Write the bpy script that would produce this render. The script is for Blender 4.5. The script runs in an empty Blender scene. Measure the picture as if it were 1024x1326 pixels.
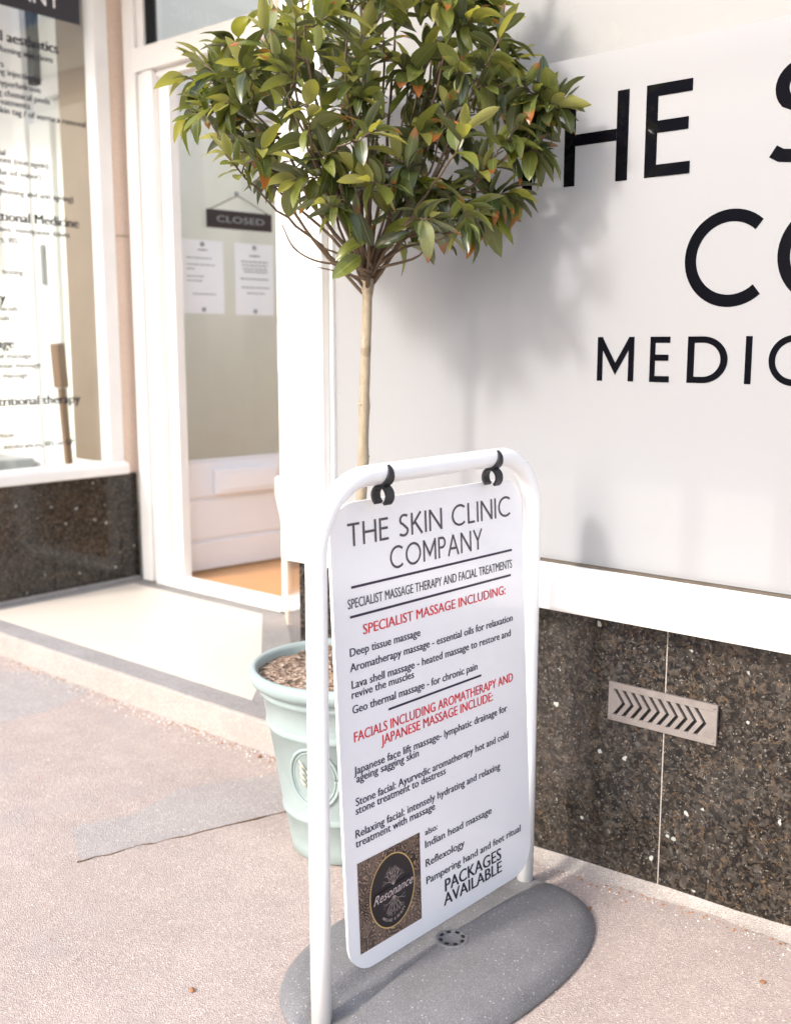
import bpy, bmesh, math, random
from mathutils import Vector, Matrix, noise as mnoise
from math import sin, cos, pi, radians, sqrt

random.seed(7)
S = bpy.context.scene
COL = S.collection

# ------------------------------------------------------------------ camera
cam_d = bpy.data.cameras.new('camera'); cam = bpy.data.objects.new('camera', cam_d); COL.objects.link(cam)
YAW, PITCH = 0.7067, 0.15584
CAM = Vector((0, -1.985, 1.17))
cam.location = CAM
cam.rotation_euler = (pi/2 - PITCH, 0.0, YAW)
cam_d.sensor_fit = 'VERTICAL'; cam_d.sensor_height = 36.0; cam_d.lens = 1359.5/1326*36.0
cam_d.clip_start = 0.05; cam_d.clip_end = 400
cam_d.dof.use_dof = True; cam_d.dof.focus_distance = 2.0; cam_d.dof.aperture_fstop = 3.4
S.camera = cam

# ------------------------------------------------------------------ light
SUN_EL, SUN_AZ = radians(34), radians(192)          # sun stands over the street, slightly to the left
w = bpy.data.worlds.new('World'); S.world = w; w.use_nodes = True
wn = w.node_tree.nodes; bg = wn['Background']
sky = wn.new('ShaderNodeTexSky'); sky.sky_type = 'NISHITA'; sky.sun_disc = False
sky.dust_density = 3.0; sky.air_density = 1.0; sky.ozone_density = 1.0
sky.sun_elevation = SUN_EL; sky.sun_rotation = SUN_AZ
w.node_tree.links.new(sky.outputs[0], bg.inputs[0]); bg.inputs[1].default_value = 0.15
sd = bpy.data.lights.new('sun', 'SUN'); sd.energy = 1.0; sd.angle = radians(6.5); sd.color = (1, .97, .93)
sun = bpy.data.objects.new('sun', sd); COL.objects.link(sun)
to_sun = Vector((sin(SUN_AZ)*cos(SUN_EL), cos(SUN_AZ)*cos(SUN_EL), sin(SUN_EL)))
sun.rotation_euler = to_sun.to_track_quat('Z', 'Y').to_euler(); sun.location = (-4, -9, 8)
S.view_settings.view_transform = 'Standard'; S.view_settings.look = 'None'
S.view_settings.exposure = 1.63; S.view_settings.gamma = 1

# ------------------------------------------------------------------ materials
class N:
    """small node-graph helper"""
    def __init__(s, name):
        s.m = bpy.data.materials.new(name); s.m.use_nodes = True
        s.t = s.m.node_tree; s.b = s.t.nodes['Principled BSDF']; s.out = s.t.nodes['Material Output']
        s._co = None
    def n(s, typ, **kw):
        nd = s.t.nodes.new('ShaderNode'+typ)
        for k, v in kw.items():
            if k in nd.inputs: s.set(nd.inputs[k], v)
            else: setattr(nd, k, v)
        return nd
    def set(s, inp, v):
        if hasattr(v, 'is_output'): s.t.links.new(v, inp)
        else: inp.default_value = v
    @property
    def co(s):
        if not s._co: s._co = s.n('TexCoord').outputs['Object']
        return s._co
    def noise(s, scale, detail=4, rough=.6, vec=None, dist=0):
        return s.n('TexNoise', Vector=vec or s.co, Scale=scale, Detail=detail, Roughness=rough, Distortion=dist).outputs['Fac']
    def vor(s, scale, vec=None, feature='F1', out='Color'):
        return s.n('TexVoronoi', feature=feature, Vector=vec or s.co, Scale=scale).outputs[out]
    def ramp(s, fac, stops, interp='LINEAR'):
        r = s.n('ValToRGB'); r.color_ramp.interpolation = interp
        e = r.color_ramp.elements
        while len(e) < len(stops): e.new(.5)
        for el, (p, c) in zip(e, stops):
            el.position = p; el.color = tuple(c)+(1,) if hasattr(c, '__len__') else (c, c, c, 1)
        s.t.links.new(fac, r.inputs[0]); return r.outputs[0]
    def mix(s, fac, a, b, mode='MIX'):
        x = s.n('MixRGB', blend_type=mode); s.set(x.inputs[0], fac)
        for i, v in ((1, a), (2, b)):
            s.set(x.inputs[i], tuple(v)+(1,) if isinstance(v, (tuple, list)) else v)
        return x.outputs[0]
    def math(s, op, a, b=0.0):
        x = s.n('Math', operation=op); s.set(x.inputs[0], a); s.set(x.inputs[1], b); return x.outputs[0]
    def bump(s, h, strength=.3, dist=.002):
        s.set(s.b.inputs['Normal'], s.n('Bump', Height=h, Strength=strength, Distance=dist).outputs[0])
    def base(s, c, rough=None):
        s.set(s.b.inputs['Base Color'], tuple(c)+(1,) if isinstance(c, (tuple, list)) else c)
        if rough is not None: s.set(s.b.inputs['Roughness'], rough)
        return s

M = {}
def simple(key, c, rough=.5, var=.12, scale=6, bump=0, bscale=80, metal=0, c2=None):
    g = N(key)
    f = g.noise(scale, 5)
    lo = c2 or tuple(v*(1-var) for v in c)
    g.base(g.mix(g.ramp(f, [(.3, 0), (.7, 1)]), lo, c), rough)
    g.b.inputs['Metallic'].default_value = metal
    if bump: g.bump(g.noise(bscale, 4), bump, .001)
    M[key] = g.m; return g

simple('white_paint', (.84, .82, .79), .38, .07, 5, .12, 35)
g = simple('white_metal', (.85, .845, .835), .30, .03, 8, .06, 120)
g.base(g.mix(g.math('MULTIPLY', g.ramp(g.noise(28, 9, .85, dist=.8), [(.645, 0), (.70, .7)]), g.ramp(g.noise(5, 2), [(.45, 0), (.6, 1)])), (.85, .845, .835), (.38, .35, .31)), .30)
simple('door_paint', (.86, .84, .85), .45, .04, 4, .08, 40)
simple('black_gloss', (.004, .004, .006), .07, .2, 20); M['black_gloss'].node_tree.nodes['Principled BSDF'].inputs['Specular IOR Level'].default_value = .3
simple('black_rubber', (.015, .015, .018), .5, .2, 12, .2, 300)
simple('black_ink', (.02, .017, .026), .5, .1)
simple('violet_ink', (.030, .018, .045), .5, .1)
simple('grey_ink', (.075, .060, .072), .5, .1)
simple('red_ink', (.66, .035, .05), .5, .06)
simple('gold', (.62, .43, .16), .35, .2, 60)
simple('oval_black', (.016, .013, .018), .4, .3, 30)
simple('script_ink', (.66, .54, .52), .5, .2, 50)
simple('branch_ink', (.52, .42, .38), .5, .3, 50)
simple('paper', (.86, .88, .89), .7, .04, 8)
simple('notice_ink', (.16, .16, .16), .7)
simple('closed_board', (.035, .022, .022), .55, .3, 20)
simple('string', (.10, .07, .05), .8)
simple('cream_wall', (.78, .785, .725), .8, .06, 3, .1, 60)
simple('tan_board', (.22, .168, .12), .7, .12, 5)
simple('pale_post', (.74, .75, .72), .5, .04, 4)
simple('grey_plastic', (.33, .34, .34), .5, .1)
simple('box_white', (.88, .88, .89), .6, .02)
simple('blind_white', (.37, .352, .35), .8, .03, 3)
simple('sealant', (.11, .085, .06), .7, .4, 25)
simple('dark_gap', (.008, .008, .008), .9)
simple('twig', (.16, .09, .045), .8, .5, 30)
simple('dry_leaf', (.40, .17, .06), .7, .5, 60)
simple('pale_chip', (.75, .70, .62), .7, .2, 60)
simple('opposite_render', (.16, .13, .11), .8, .3, 1)
simple('opposite_glass', (.03, .035, .04), .1)
simple('metal_grey', (.45, .45, .46), .35, .1, 20, metal=.8)

# polished granite, brown-black with tan and pale crystals
def granite(key, tan=1.0):
    g = N(key)
    d = g.n('VectorMath', operation='MULTIPLY_ADD')
    g.set(d.inputs[0], g.n('TexNoise', Vector=g.co, Scale=55., Detail=3.).outputs['Color']); d.inputs[1].default_value = (.02,)*3; g.set(d.inputs[2], g.co)
    v = d.outputs[0]
    c1 = g.vor(165, v); c2 = g.vor(70, v); c3 = g.vor(340, v)
    sep = lambda c, k: g.n('SeparateColor', Color=c).outputs[k]
    a = g.ramp(sep(c1, 0), [(0, (.004, .0035, .0035)), (.36, (.009, .008, .007)), (.55, (.032, .026, .021)), (.76, (.080, .066, .051)), (.92, (.125, .115, .10)), (1, (.15, .09, .045))])
    b = g.ramp(sep(c2, 1), [(0, (.004, .0035, .0035)), (.45, (.010, .008, .007)), (.75, (.042, .034, .027)), (1, (.10, .09, .08))])
    base = g.mix(.42, a, b)
    gold = g.ramp(g.noise(30, 7, .7, v, 1.4), [(.53, 0), (.60, 1)])
    thin = g.ramp(g.vor(85, v, 'DISTANCE_TO_EDGE', 'Distance'), [(0, 1), (.10, 0)])
    base = g.mix(g.math('MULTIPLY', g.math('MULTIPLY', gold, thin), .6*tan), base, (.30, .185, .09))
    flecks = g.ramp(sep(c3, 2), [(.972, 0), (.98, 1)])
    base = g.mix(g.math('MULTIPLY', flecks, .7), base, (.34, .325, .29))
    big = g.vor(48, v, 'F1', 'Distance'); bc = g.ramp(sep(g.vor(48, v), 2), [(.955, 0), (.96, 1)])
    base = g.mix(g.math('MULTIPLY', g.ramp(big, [(.22, 1), (.30, 0)]), bc), base, (.62, .64, .60))
    base = g.mix(1.0, base, (.62, .615, .61), 'MULTIPLY')
    dust = g.ramp(g.noise(2.2, 5), [(.4, 0), (.8, .07)])
    base = g.mix(dust, base, (.42, .38, .35))
    g.base(base, g.ramp(g.noise(9, 5), [(.3, .06), (.75, .20)]))
    g.b.inputs['Specular IOR Level'].default_value = .38
    M[key] = g.m
granite('granite')

# gritty pinkish pavement
def paving(key, c_hi, c_lo, grit=260):
    g = N(key)
    big = g.noise(1.4, 6, .65); mid = g.noise(11, 6, .7)
    col = g.mix(g.ramp(big, [(.34, 0), (.68, 1)]), c_lo, c_hi)
    col = g.mix(g.ramp(mid, [(.35, .38), (.65, 0)]), col, tuple(v*.70 for v in c_lo))
    vc = g.n('SeparateColor', Color=g.vor(grit))
    col = g.mix(g.ramp(vc.outputs[0], [(.0, .46), (.22, .22), (.4, 0)]), col, tuple(v*.45 for v in c_lo))
    col = g.mix(g.ramp(vc.outputs[1], [(.82, 0), (.94, .45), (1, .7)]), col, (.66, .59, .53))
    st = g.ramp(g.noise(4.2, 4, .5, dist=.6), [(.58, 0), (.70, .40)])
    col = g.mix(st, col, (.34, .30, .285))
    sp_ = g.ramp(g.vor(9, out='Distance'), [(.035, .6), (.06, 0)]); sel = g.ramp(g.n('SeparateColor', Color=g.vor(9)).outputs[2], [(.72, 0), (.75, 1)])
    col = g.mix(g.math('MULTIPLY', sp_, sel), col, (.20, .165, .15))
    g.base(col, .85)
    h = g.math('ADD', g.vor(grit, out='Distance'), g.math('MULTIPLY', mid, .9))
    g.bump(h, .55, .003); M[key] = g.m
paving('pavement', (.47, .385, .345), (.405, .328, .29), 340)
paving('patch', (.41, .37, .35), (.365, .33, .312), 360)
def fade_edge(key):
    m = M[key]; t = m.node_tree; b_ = t.nodes['Principled BSDF']; at = t.nodes.new('ShaderNodeAttribute'); at.attribute_name = 'inside'
    tc = t.nodes.new('ShaderNodeTexCoord'); nz = t.nodes.new('ShaderNodeTexNoise'); nz.inputs['Scale'].default_value = 110; nz.inputs['Detail'].default_value = 6; t.links.new(tc.outputs['Object'], nz.inputs['Vector'])
    ma = t.nodes.new('ShaderNodeMath'); ma.operation = 'MULTIPLY_ADD'; t.links.new(nz.outputs['Fac'], ma.inputs[0]); ma.inputs[1].default_value = .035; t.links.new(at.outputs['Fac'], ma.inputs[2])
    mr = t.nodes.new('ShaderNodeMapRange'); t.links.new(ma.outputs[0], mr.inputs['Value']); mr.inputs['From Min'].default_value = .0170; mr.inputs['From Max'].default_value = .0174
    t.links.new(mr.outputs[0], b_.inputs['Alpha'])
fade_edge('patch')
paving('cement', (.43, .38, .345), (.38, .335, .30), 380)
paving('riser', (.43, .40, .365), (.38, .35, .32), 420)
paving('grey_border', (.36, .345, .335), (.29, .275, .268), 480)
g = simple('cream_stone', (.66, .60, .52), .42, .07, 2.5, .08, 90); g = N('stone'); 
g.base(g.mix(g.ramp(g.noise(160, 3), [(.3, 0), (.7, 1)]), g.mix(g.noise(3, 5), (.62, .47, .37), (.73, .58, .475)), (.80, .62, .50)), .8)
g.bump(g.noise(180, 3), .3, .001); M['stone'] = g.m
# recycled-plastic sign base with pale flecks
g = N('base_plastic'); sp = g.n('SeparateColor', Color=g.vor(400))
col = g.mix(g.ramp(g.noise(14, 5), [(.3, 0), (.7, 1)]), (.122, .120, .121), (.160, .157, .158))
col = g.mix(g.ramp(sp.outputs[0], [(.988, 0), (.993, .6)]), col, (.58, .57, .56))
col = g.mix(g.ramp(g.noise(420, 2), [(.50, 0), (.62, .55)]), col, (.30, .29, .30))
g.base(col, .55); g.bump(g.noise(600, 3), .45, .0012); M['base_plastic'] = g.m
# panel
g = N('panel_white'); g.base(g.mix(g.ramp(g.noise(5, 6, .7), [(.45, 0), (.8, .10)]), (.86, .85, .86), (.64, .60, .57)), .28); g.b.inputs['Coat Weight'].default_value = .4; g.b.inputs['Coat Roughness'].default_value = .12
g.bump(g.noise(6, 2), .05, .004); M['panel_white'] = g.m
# sage glaze
g = N('sage_glaze'); g.base(g.mix(g.ramp(g.noise(12, 6), [(.35, 0), (.7, 1)]), (.275, .345, .342), (.33, .40, .395)), .33)
g.bump(g.noise(70, 3), .08, .001); M['sage_glaze'] = g.m
simple('glaze_worn', (.46, .47, .40), .5, .2, 50)
# soil
g = N('soil'); vs = g.n('SeparateColor', Color=g.vor(110))
col = g.ramp(vs.outputs[0], [(0, (.05, .032, .022)), (.3, (.17, .115, .08)), (.7, (.30, .21, .15)), (1, (.42, .33, .26))])
g.base(col, .95); g.bump(g.math('ADD', g.noise(90, 6), g.vor(110, out='Distance')), .9, .006); M['soil'] = g.m
# wood floor
g = N('oak_floor'); mp = g.n('Mapping', Vector=g.co); mp.inputs['Scale'].default_value = (1, 14, 1)
col = g.mix(g.noise(5, 6, .6, mp.outputs[0]), (.50, .24, .09), (.66, .36, .15)); g.base(col, .35); M['oak_floor'] = g.m
g = N('pine_wood'); mp = g.n('Mapping', Vector=g.co); mp.inputs['Scale'].default_value = (30, 30, 2)
g.base(g.mix(g.noise(3, 5, .6, mp.outputs[0]), (.12, .07, .04), (.24, .15, .085)), .5); M['pine_wood'] = g.m
# weathered vent
g = N('vent_terracotta'); g.base(g.mix(g.ramp(g.noise(18, 6, .7), [(.3, 0), (.7, 1)]), (.15, .13, .12), (.235, .207, .193)), .6); g.bump(g.noise(120, 4), .3, .001); M['vent_terracotta'] = g.m
# glass: clear pane that mirrors at its surface
g = N('pane_glass'); lw_ = g.n('LayerWeight'); lw_.inputs['Blend'].default_value = .5; tr = g.n('BsdfTransparent'); gl = g.n('BsdfGlossy', Roughness=.0)
tr.inputs[0].default_value = (.95, .97, .96, 1)
mx = g.n('MixShader'); g.set(mx.inputs[0], g.math('ADD', g.math('MULTIPLY', g.math('POWER', lw_.outputs['Facing'], 5.0), .9), .065)); g.t.links.new(tr.outputs[0], mx.inputs[1]); g.t.links.new(gl.outputs[0], mx.inputs[2])
g.t.links.new(mx.outputs[0], g.out.inputs[0]); M['pane_glass'] = g.m
# frosted window film: scatters light back and through
g = N('frosted_film'); df = g.n('BsdfDiffuse'); tl = g.n('BsdfTranslucent'); mx = g.n('MixShader'); mx.inputs[0].default_value = .46
colr = g.mix(g.noise(1.6, 3), (.455, .458, .470), (.48, .483, .492))
for b_ in (df, tl): g.set(b_.inputs[0], colr); 
g.t.links.new(df.outputs[0], mx.inputs[1]); g.t.links.new(tl.outputs[0], mx.inputs[2]); g.t.links.new(mx.outputs[0], g.out.inputs[0]); M['frosted_film'] = g.m
# paisley print
g = N('paisley'); nz = g.n('TexNoise', Vector=g.co, Scale=38., Detail=2.)
vm = g.n('VectorMath', operation='MULTIPLY_ADD'); g.set(vm.inputs[0], nz.outputs['Color']); vm.inputs[1].default_value = (.02,)*3; g.set(vm.inputs[2], g.co)
d1 = g.vor(38, vm.outputs[0], out='Distance')
wv = g.math('SINE', g.math('MULTIPLY', d1, 42.0)); fine = g.noise(220, 4)
col = g.mix(g.ramp(wv, [(.40, 0), (.62, 1)]), (.010, .006, .005), (.40, .27, .20))
col = g.mix(g.ramp(fine, [(.44, .85), (.54, 0)]), col, (.020, .011, .009))
col = g.mix(g.ramp(g.noise(12, 3), [(.4, 0), (.7, .35)]), col, (.38, .27, .20))
g.base(col, .4); M['paisley'] = g.m
# bark
g = N('bark'); mp = g.n('Mapping', Vector=g.co); mp.inputs['Scale'].default_value = (1, 1, .3)
col = g.mix(g.ramp(g.noise(60, 6, .7, mp.outputs[0]), [(.3, 0), (.7, 1)]), (.235, .185, .12), (.40, .335, .24))
col = g.mix(g.ramp(g.noise(24, 3), [(.62, 0), (.7, .5)]), col, (.13, .09, .05))
g.base(col, .75); g.bump(g.noise(130, 5), .5, .0015); M['bark'] = g.m
g = N('branch_bark'); col = g.mix(g.noise(40, 5), (.060, .038, .024), (.15, .10, .058)); g.base(col, .8); g.bump(g.noise(200, 4), .4, .001); M['branch_bark'] = g.m
simple('young_stem', (.24, .14, .05), .6, .4, 40)
# leaves
def leafmat(key, a, b, tip=None, trans=.28):
    g = N(key); r = g.n('NewGeometry').outputs['Random Per Island']
    col = g.ramp(r, [(0, a), (.55, tuple((x+y)/2 for x, y in zip(a, b))), (1, b)])
    uv = g.n('TexCoord').outputs['UV']; sx = g.n('SeparateXYZ', Vector=uv)
    rib = g.ramp(g.math('ABSOLUTE', g.math('SUBTRACT', sx.outputs[1], .5)), [(.0, .55), (.05, 0)])
    col = g.mix(rib, col, (.30, .34, .12))
    col = g.mix(g.ramp(g.noise(30, 4), [(.45, 0), (.8, .3)]), col, tuple(min(1, v*1.7+.01) for v in b))
    if tip:
        tn = g.math('ADD', sx.outputs[0], g.math('MULTIPLY', g.math('SUBTRACT', g.noise(60, 2), .5), .35))
        col = g.mix(g.ramp(tn, [(tip, 0), (tip+.08, 1)]), col, (.33, .115, .032))
    col = g.mix(g.math('MULTIPLY', g.n('NewGeometry').outputs['Backfacing'], .32), col, (.19, .215, .115))   # leaves are paler beneath
    g.base(col, .27); g.b.inputs['Specular IOR Level'].default_value = .6
    g.bump(g.noise(90, 2), .15, .001)
    tl = g.n('BsdfTranslucent'); g.set(tl.inputs[0], g.mix(1.0, col, (1.6, 1.5, .5), 'MULTIPLY'))
    mx = g.n('MixShader'); mx.inputs[0].default_value = trans
    g.t.links.new(g.b.outputs[0], mx.inputs[1]); g.t.links.new(tl.outputs[0], mx.inputs[2]); g.t.links.new(mx.outputs[0], g.out.inputs[0])
    M[key] = g.m
leafmat('leaf_dark', (.022, .031, .010), (.062, .078, .022), None, .20)  # dark leaf green, deepened to paint shade inside the crown
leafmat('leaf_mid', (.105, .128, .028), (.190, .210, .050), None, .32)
leafmat('leaf_young_lit', (.245, .250, .055), (.350, .335, .10), None, .38)  # young leaf green, brightened to paint sunlight on the crown
leafmat('leaf_pale', (.19, .22, .10), (.27, .28, .13), .86, .3)
leafmat('leaf_scorched', (.050, .085, .026), (.16, .18, .05), .70, .28)

# ------------------------------------------------------------------ mesh helpers
def finish(name, me, mat, parent=None, smooth=False):
    if mat: me.materials.append(M[mat] if isinstance(mat, str) else mat)
    if smooth:
        for p in me.polygons: p.use_smooth = True
    o = bpy.data.objects.new(name, me); COL.objects.link(o)
    if parent: o.parent = parent
    return o
def poly(name, verts, faces, mat, parent=None, smooth=False):
    me = bpy.data.meshes.new(name); me.from_pydata([tuple(v) for v in verts], [], faces); me.update()
    return finish(name, me, mat, parent, smooth)
def frombm(name, bm, mat, parent=None, smooth=False):
    bmesh.ops.recalc_face_normals(bm, faces=bm.faces)
    me = bpy.data.meshes.new(name); bm.to_mesh(me); bm.free()
    return finish(name, me, mat, parent, smooth)
def addbox(bm, x0, x1, y0, y1, z0, z1, bev=0.0, mtx=None, seg=2):
    vs = [bm.verts.new((x, y, z)) for x in (x0, x1) for y in (y0, y1) for z in (z0, z1)]
    f = [(0,1,3,2), (4,6,7,5), (0,4,5,1), (2,3,7,6), (0,2,6,4), (1,5,7,3)]
    fs = [bm.faces.new([vs[i] for i in q]) for q in f]
    if bev:
        es = list({e for q in fs for e in q.edges})
        r = bmesh.ops.bevel(bm, geom=es, offset=bev, segments=seg, affect='EDGES', profile=.5)
        vs = list({v for q in r['faces'] for v in q.verts} | {v for v in vs if v.is_valid})
    if mtx: bmesh.ops.transform(bm, matrix=mtx, verts=[v for v in vs if v.is_valid])
def box(name, x0, x1, y0, y1, z0, z1, mat, parent=None, bev=0.003, mtx=None):
    bm = bmesh.new(); addbox(bm, x0, x1, y0, y1, z0, z1, bev, mtx); return frombm(name, bm, mat, parent)
def prism(name, pts, z0, z1, mat, parent=None, bev=0.0):
    """vertical prism over a plan polygon"""
    bm = bmesh.new(); a = [bm.verts.new((x, y, z0)) for x, y in pts]; b = [bm.verts.new((x, y, z1)) for x, y in pts]
    n = len(pts); bm.faces.new(a[::-1]); bm.faces.new(b)
    for i in range(n): bm.faces.new((a[i], a[(i+1) % n], b[(i+1) % n], b[i]))
    if bev: bmesh.ops.bevel(bm, geom=list(bm.edges), offset=bev, segments=2, affect='EDGES', profile=.5)
    return frombm(name, bm, mat, parent)
def extr(name, prof, org, du, dv, dw, length, mat, parent=None, bev=0.0):
    """profile (u,v) swept along dw"""
    bm = bmesh.new(); org, du, dv, dw = map(Vector, (org, du, dv, dw))
    a = [bm.verts.new(org+du*u+dv*v) for u, v in prof]; b = [bm.verts.new(org+du*u+dv*v+dw*length) for u, v in prof]
    n = len(prof); bm.faces.new(a[::-1]); bm.faces.new(b)
    for i in range(n): bm.faces.new((a[i], a[(i+1) % n], b[(i+1) % n], b[i]))
    if bev: bmesh.ops.bevel(bm, geom=list(bm.edges), offset=bev, segments=2, affect='EDGES', profile=.5)
    return frombm(name, bm, mat, parent)
def tubegeo(path, rad, n=8, closed_caps=True):
    V, F = [], []; path = [Vector(p) for p in path]; up = None
    for i, p in enumerate(path):
        t = (path[min(i+1, len(path)-1)]-path[max(i-1, 0)]).normalized()
        if up is None:
            up = t.orthogonal().normalized()
        up = (up - t*up.dot(t)).normalized(); bi = t.cross(up)
        r = rad[i] if hasattr(rad, '__len__') else rad
        for k in range(n):
            a = 2*pi*k/n; V.append(p+(up*cos(a)+bi*sin(a))*r)
    for i in range(len(path)-1):
        for k in range(n):
            F.append((i*n+k, i*n+(k+1) % n, (i+1)*n+(k+1) % n, (i+1)*n+k))
    if closed_caps: F.append(tuple(range(n))[::-1]); F.append(tuple(range(len(V)-n, len(V))))
    return V, F
def tube(name, path, rad, mat, parent=None, n=10):
    V, F = tubegeo(path, rad, n); return poly(name, V, F, mat, parent, True)
def lathe(name, prof, mat, parent=None, n=64, center=(0, 0, 0)):
    V, F = [], []; c = Vector(center)
    for r, z in prof:
        for k in range(n): V.append(c+Vector((r*cos(2*pi*k/n), r*sin(2*pi*k/n), z)))
    for i in range(len(prof)-1):
        for k in range(n): F.append((i*n+k, i*n+(k+1) % n, (i+1)*n+(k+1) % n, (i+1)*n+k))
    return poly(name, V, F, mat, parent, True)
def thing(name, label, cat, loc=(0, 0, 0), rz=0, group=None):
    o = bpy.data.objects.new(name, None); COL.objects.link(o); o.location = loc; o.rotation_euler = (0, 0, rz); o.empty_display_size = .1
    return tag(o, label, cat, group)
def tag(o, label, cat=None, group=None):
    o['label'] = label
    if cat: o['category'] = cat
    if group: o['group'] = group
    return o
def struct(o, label, cat): o['kind'] = 'structure'; return tag(o, label, cat)
def smoothpath(pts, sub=6):
    """Catmull-Rom through the points"""
    P = [Vector(p) for p in pts]; P = [P[0]*2-P[1]]+P+[P[-1]*2-P[-2]]; out = []
    for i in range(1, len(P)-2):
        for k in range(sub):
            t = k/sub; a, b, c, d = P[i-1:i+3]
            out.append(.5*((2*b)+(c-a)*t+(2*a-5*b+4*c-d)*t*t+(3*b-a-3*c+d)*t**3))
    out.append(P[-2]); return out

# -- lettering: the built-in font turned into flat meshes, and a drawn monoline capital alphabet
def text_mesh(body, weight=0.0, shear=0.0, spacing=1.0):
    cu = bpy.data.curves.new('t', 'FONT'); cu.body = body; cu.size = 1; cu.offset = weight; cu.shear = shear; cu.space_character = spacing
    cu.resolution_u = 3
    ob = bpy.data.objects.new('t', cu); COL.objects.link(ob)
    me = bpy.data.meshes.new_from_object(ob.evaluated_get(bpy.context.evaluated_depsgraph_get()))
    bpy.data.objects.remove(ob); bpy.data.curves.remove(cu)
    vs = [v.co.copy() for v in me.vertices]; fs = [tuple(p.vertices) for p in me.polygons]; bpy.data.meshes.remove(me)
    return vs, fs
_cap = None
def cap_h():
    global _cap
    if _cap is None: _cap = max(v.y for v in text_mesh('H')[0])
    return _cap
def write(name, body, mapf, mat, parent, x0=0, width=None, cap=.01, weight=0.0, shear=0.0, align='L', spacing=1.0, bold=0.0, lift=lambda p, e: p+Vector((e, 0, 0))):
    """mapf(u, v) -> point; u from x0, v from the baseline"""
    vs, fs = text_mesh(body, weight, shear, spacing)
    lo = min(v.x for v in vs); hi = max(v.x for v in vs); sy = cap/cap_h(); sx = width/(hi-lo) if width else sy
    off = x0 if align == 'L' else x0-(hi-lo)*sx
    n = len(vs); P = []
    for k in ((-1, 1) if bold else (0,)):          # a heavier face: two strikes a hair apart
        P += [lift(Vector(mapf(off+(v.x-lo)*sx+k*bold*cap, v.y*sy)), (k+1)*.00006) for v in vs]
    return poly(name, P, fs+([tuple(i+n for i in f) for f in fs] if bold else []), mat, parent)
def arc(cx, cy, rx, ry, a0, a1, n=22): return [(cx+rx*cos(radians(a0+(a1-a0)*i/n)), cy+ry*sin(radians(a0+(a1-a0)*i/n))) for i in range(n+1)]
def strokes(ch, w):
    h = w/2; t = 1-h
    D = {
     'T': (.64, [[(0, t), (.64, t)], [(.32, 1-w), (.32, 0)]]),
     'H': (.74, [[(h, 0), (h, 1)], [(.74-h, 0), (.74-h, 1)], [(w, .52), (.74-w, .52)]]),
     'E': (.50, [[(h, 0), (h, 1)], [(w, t), (.50, t)], [(w, .54), (.47, .54)], [(w, h), (.50, h)]]),
     'L': (.46, [[(h, 0), (h, 1)], [(w, h), (.46, h)]]),
     'I': (w, [[(h, 0), (h, 1)]]),
     'N': (.80, [[(h, 0), (h, 1)], [(.80-h, 0), (.80-h, 1)], [(h, 1-h*.6), (.80-h, h*.6)]]),
     'M': (.90, [[(h, 0), (h, 1)], [(.90-h, 0), (.90-h, 1)], [(h, 1-h*.6), (.45, .28), (.90-h, 1-h*.6)]]),
     'K': (.66, [[(h, 0), (h, 1)], [(w, .46), (.58, 1)], [(.21, .60), (.64, 0)]]),
     'C': (.88, [arc(.52, .5, .52-h, .52-h, 48, 312, 40)]),
     'O': (1.04, [arc(.52, .5, .52-h, .52-h, 0, 360, 56)]),
     'D': (.78, [[(h, 0), (h, 1)], [(w, t)]+arc(.30, .5, .48-h, .5-h, 90, -90, 28)+[(w, h)]]),
     'P': (.54, [[(h, 0), (h, 1)], [(w, t)]+arc(.28, .72, .26-h, .28-h, 90, -90, 18)+[(w, .44+h)]]),
     'A': (.80, [[(h*.6, 0), (.40, 1-h*.4)], [(.80-h*.6, 0), (.40, 1-h*.4)], [(.22, .34), (.58, .34)]]),
     'Y': (.70, [[(.04, 1), (.35, .45), (.66, 1)], [(.35, .45), (.35, 0)]]),
     'S': (.54, [[(.49, .90), (.41, .945)] + arc(.28, .745, .24-h*.6, .27-h, 76, 222, 14) + [(.20, .575), (.33, .455), (.42, .375)] + arc(.265, .255, .255-h*.6, .27-h, 20, -108, 14) + [(.10, .075), (.02, .125)]]),
    }
    return D[ch]
def ribbon(pts, w):
    V = []; n = len(pts); closed = (Vector(pts[0])-Vector(pts[-1])).length < 1e-6
    for i, p in enumerate(pts):
        a = Vector(pts[i-1]) if i else (Vector(pts[-2]) if closed else Vector(pts[0])*2-Vector(pts[1]))
        b = Vector(pts[i+1]) if i < n-1 else (Vector(pts[1]) if closed else Vector(pts[-1])*2-Vector(pts[-2]))
        p = Vector(p); d1 = (p-a).normalized(); d2 = (b-p).normalized()
        nn = Vector((-(d1+d2).y, (d1+d2).x)); nn = nn.normalized() if nn.length > 1e-6 else Vector((-d1.y, d1.x))
        k = min(2.2, 1/max(.3, nn.dot(Vector((-d1.y, d1.x)))))
        V += [p+nn*(w/2*k), p-nn*(w/2*k)]
    return V, [(2*i, 2*i+1, 2*i+3, 2*i+2) for i in range(n-1)]
def letter(name, ch, mapf, mat, parent, x0, cap, w, sx=1.0):
    """mapf(u, v, layer): layers lift crossing strokes a hair so they never share a plane"""
    adv, st = strokes(ch, w); V, F = [], []
    for k, s in enumerate(st):
        v, f = ribbon(s, w); o = len(V)
        V += [mapf(x0+p.x*cap*sx, p.y*cap, k) for p in v]; F += [tuple(i+o for i in q) for q in f]
    poly(name, V, F, mat, parent); return adv*cap*sx

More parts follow.
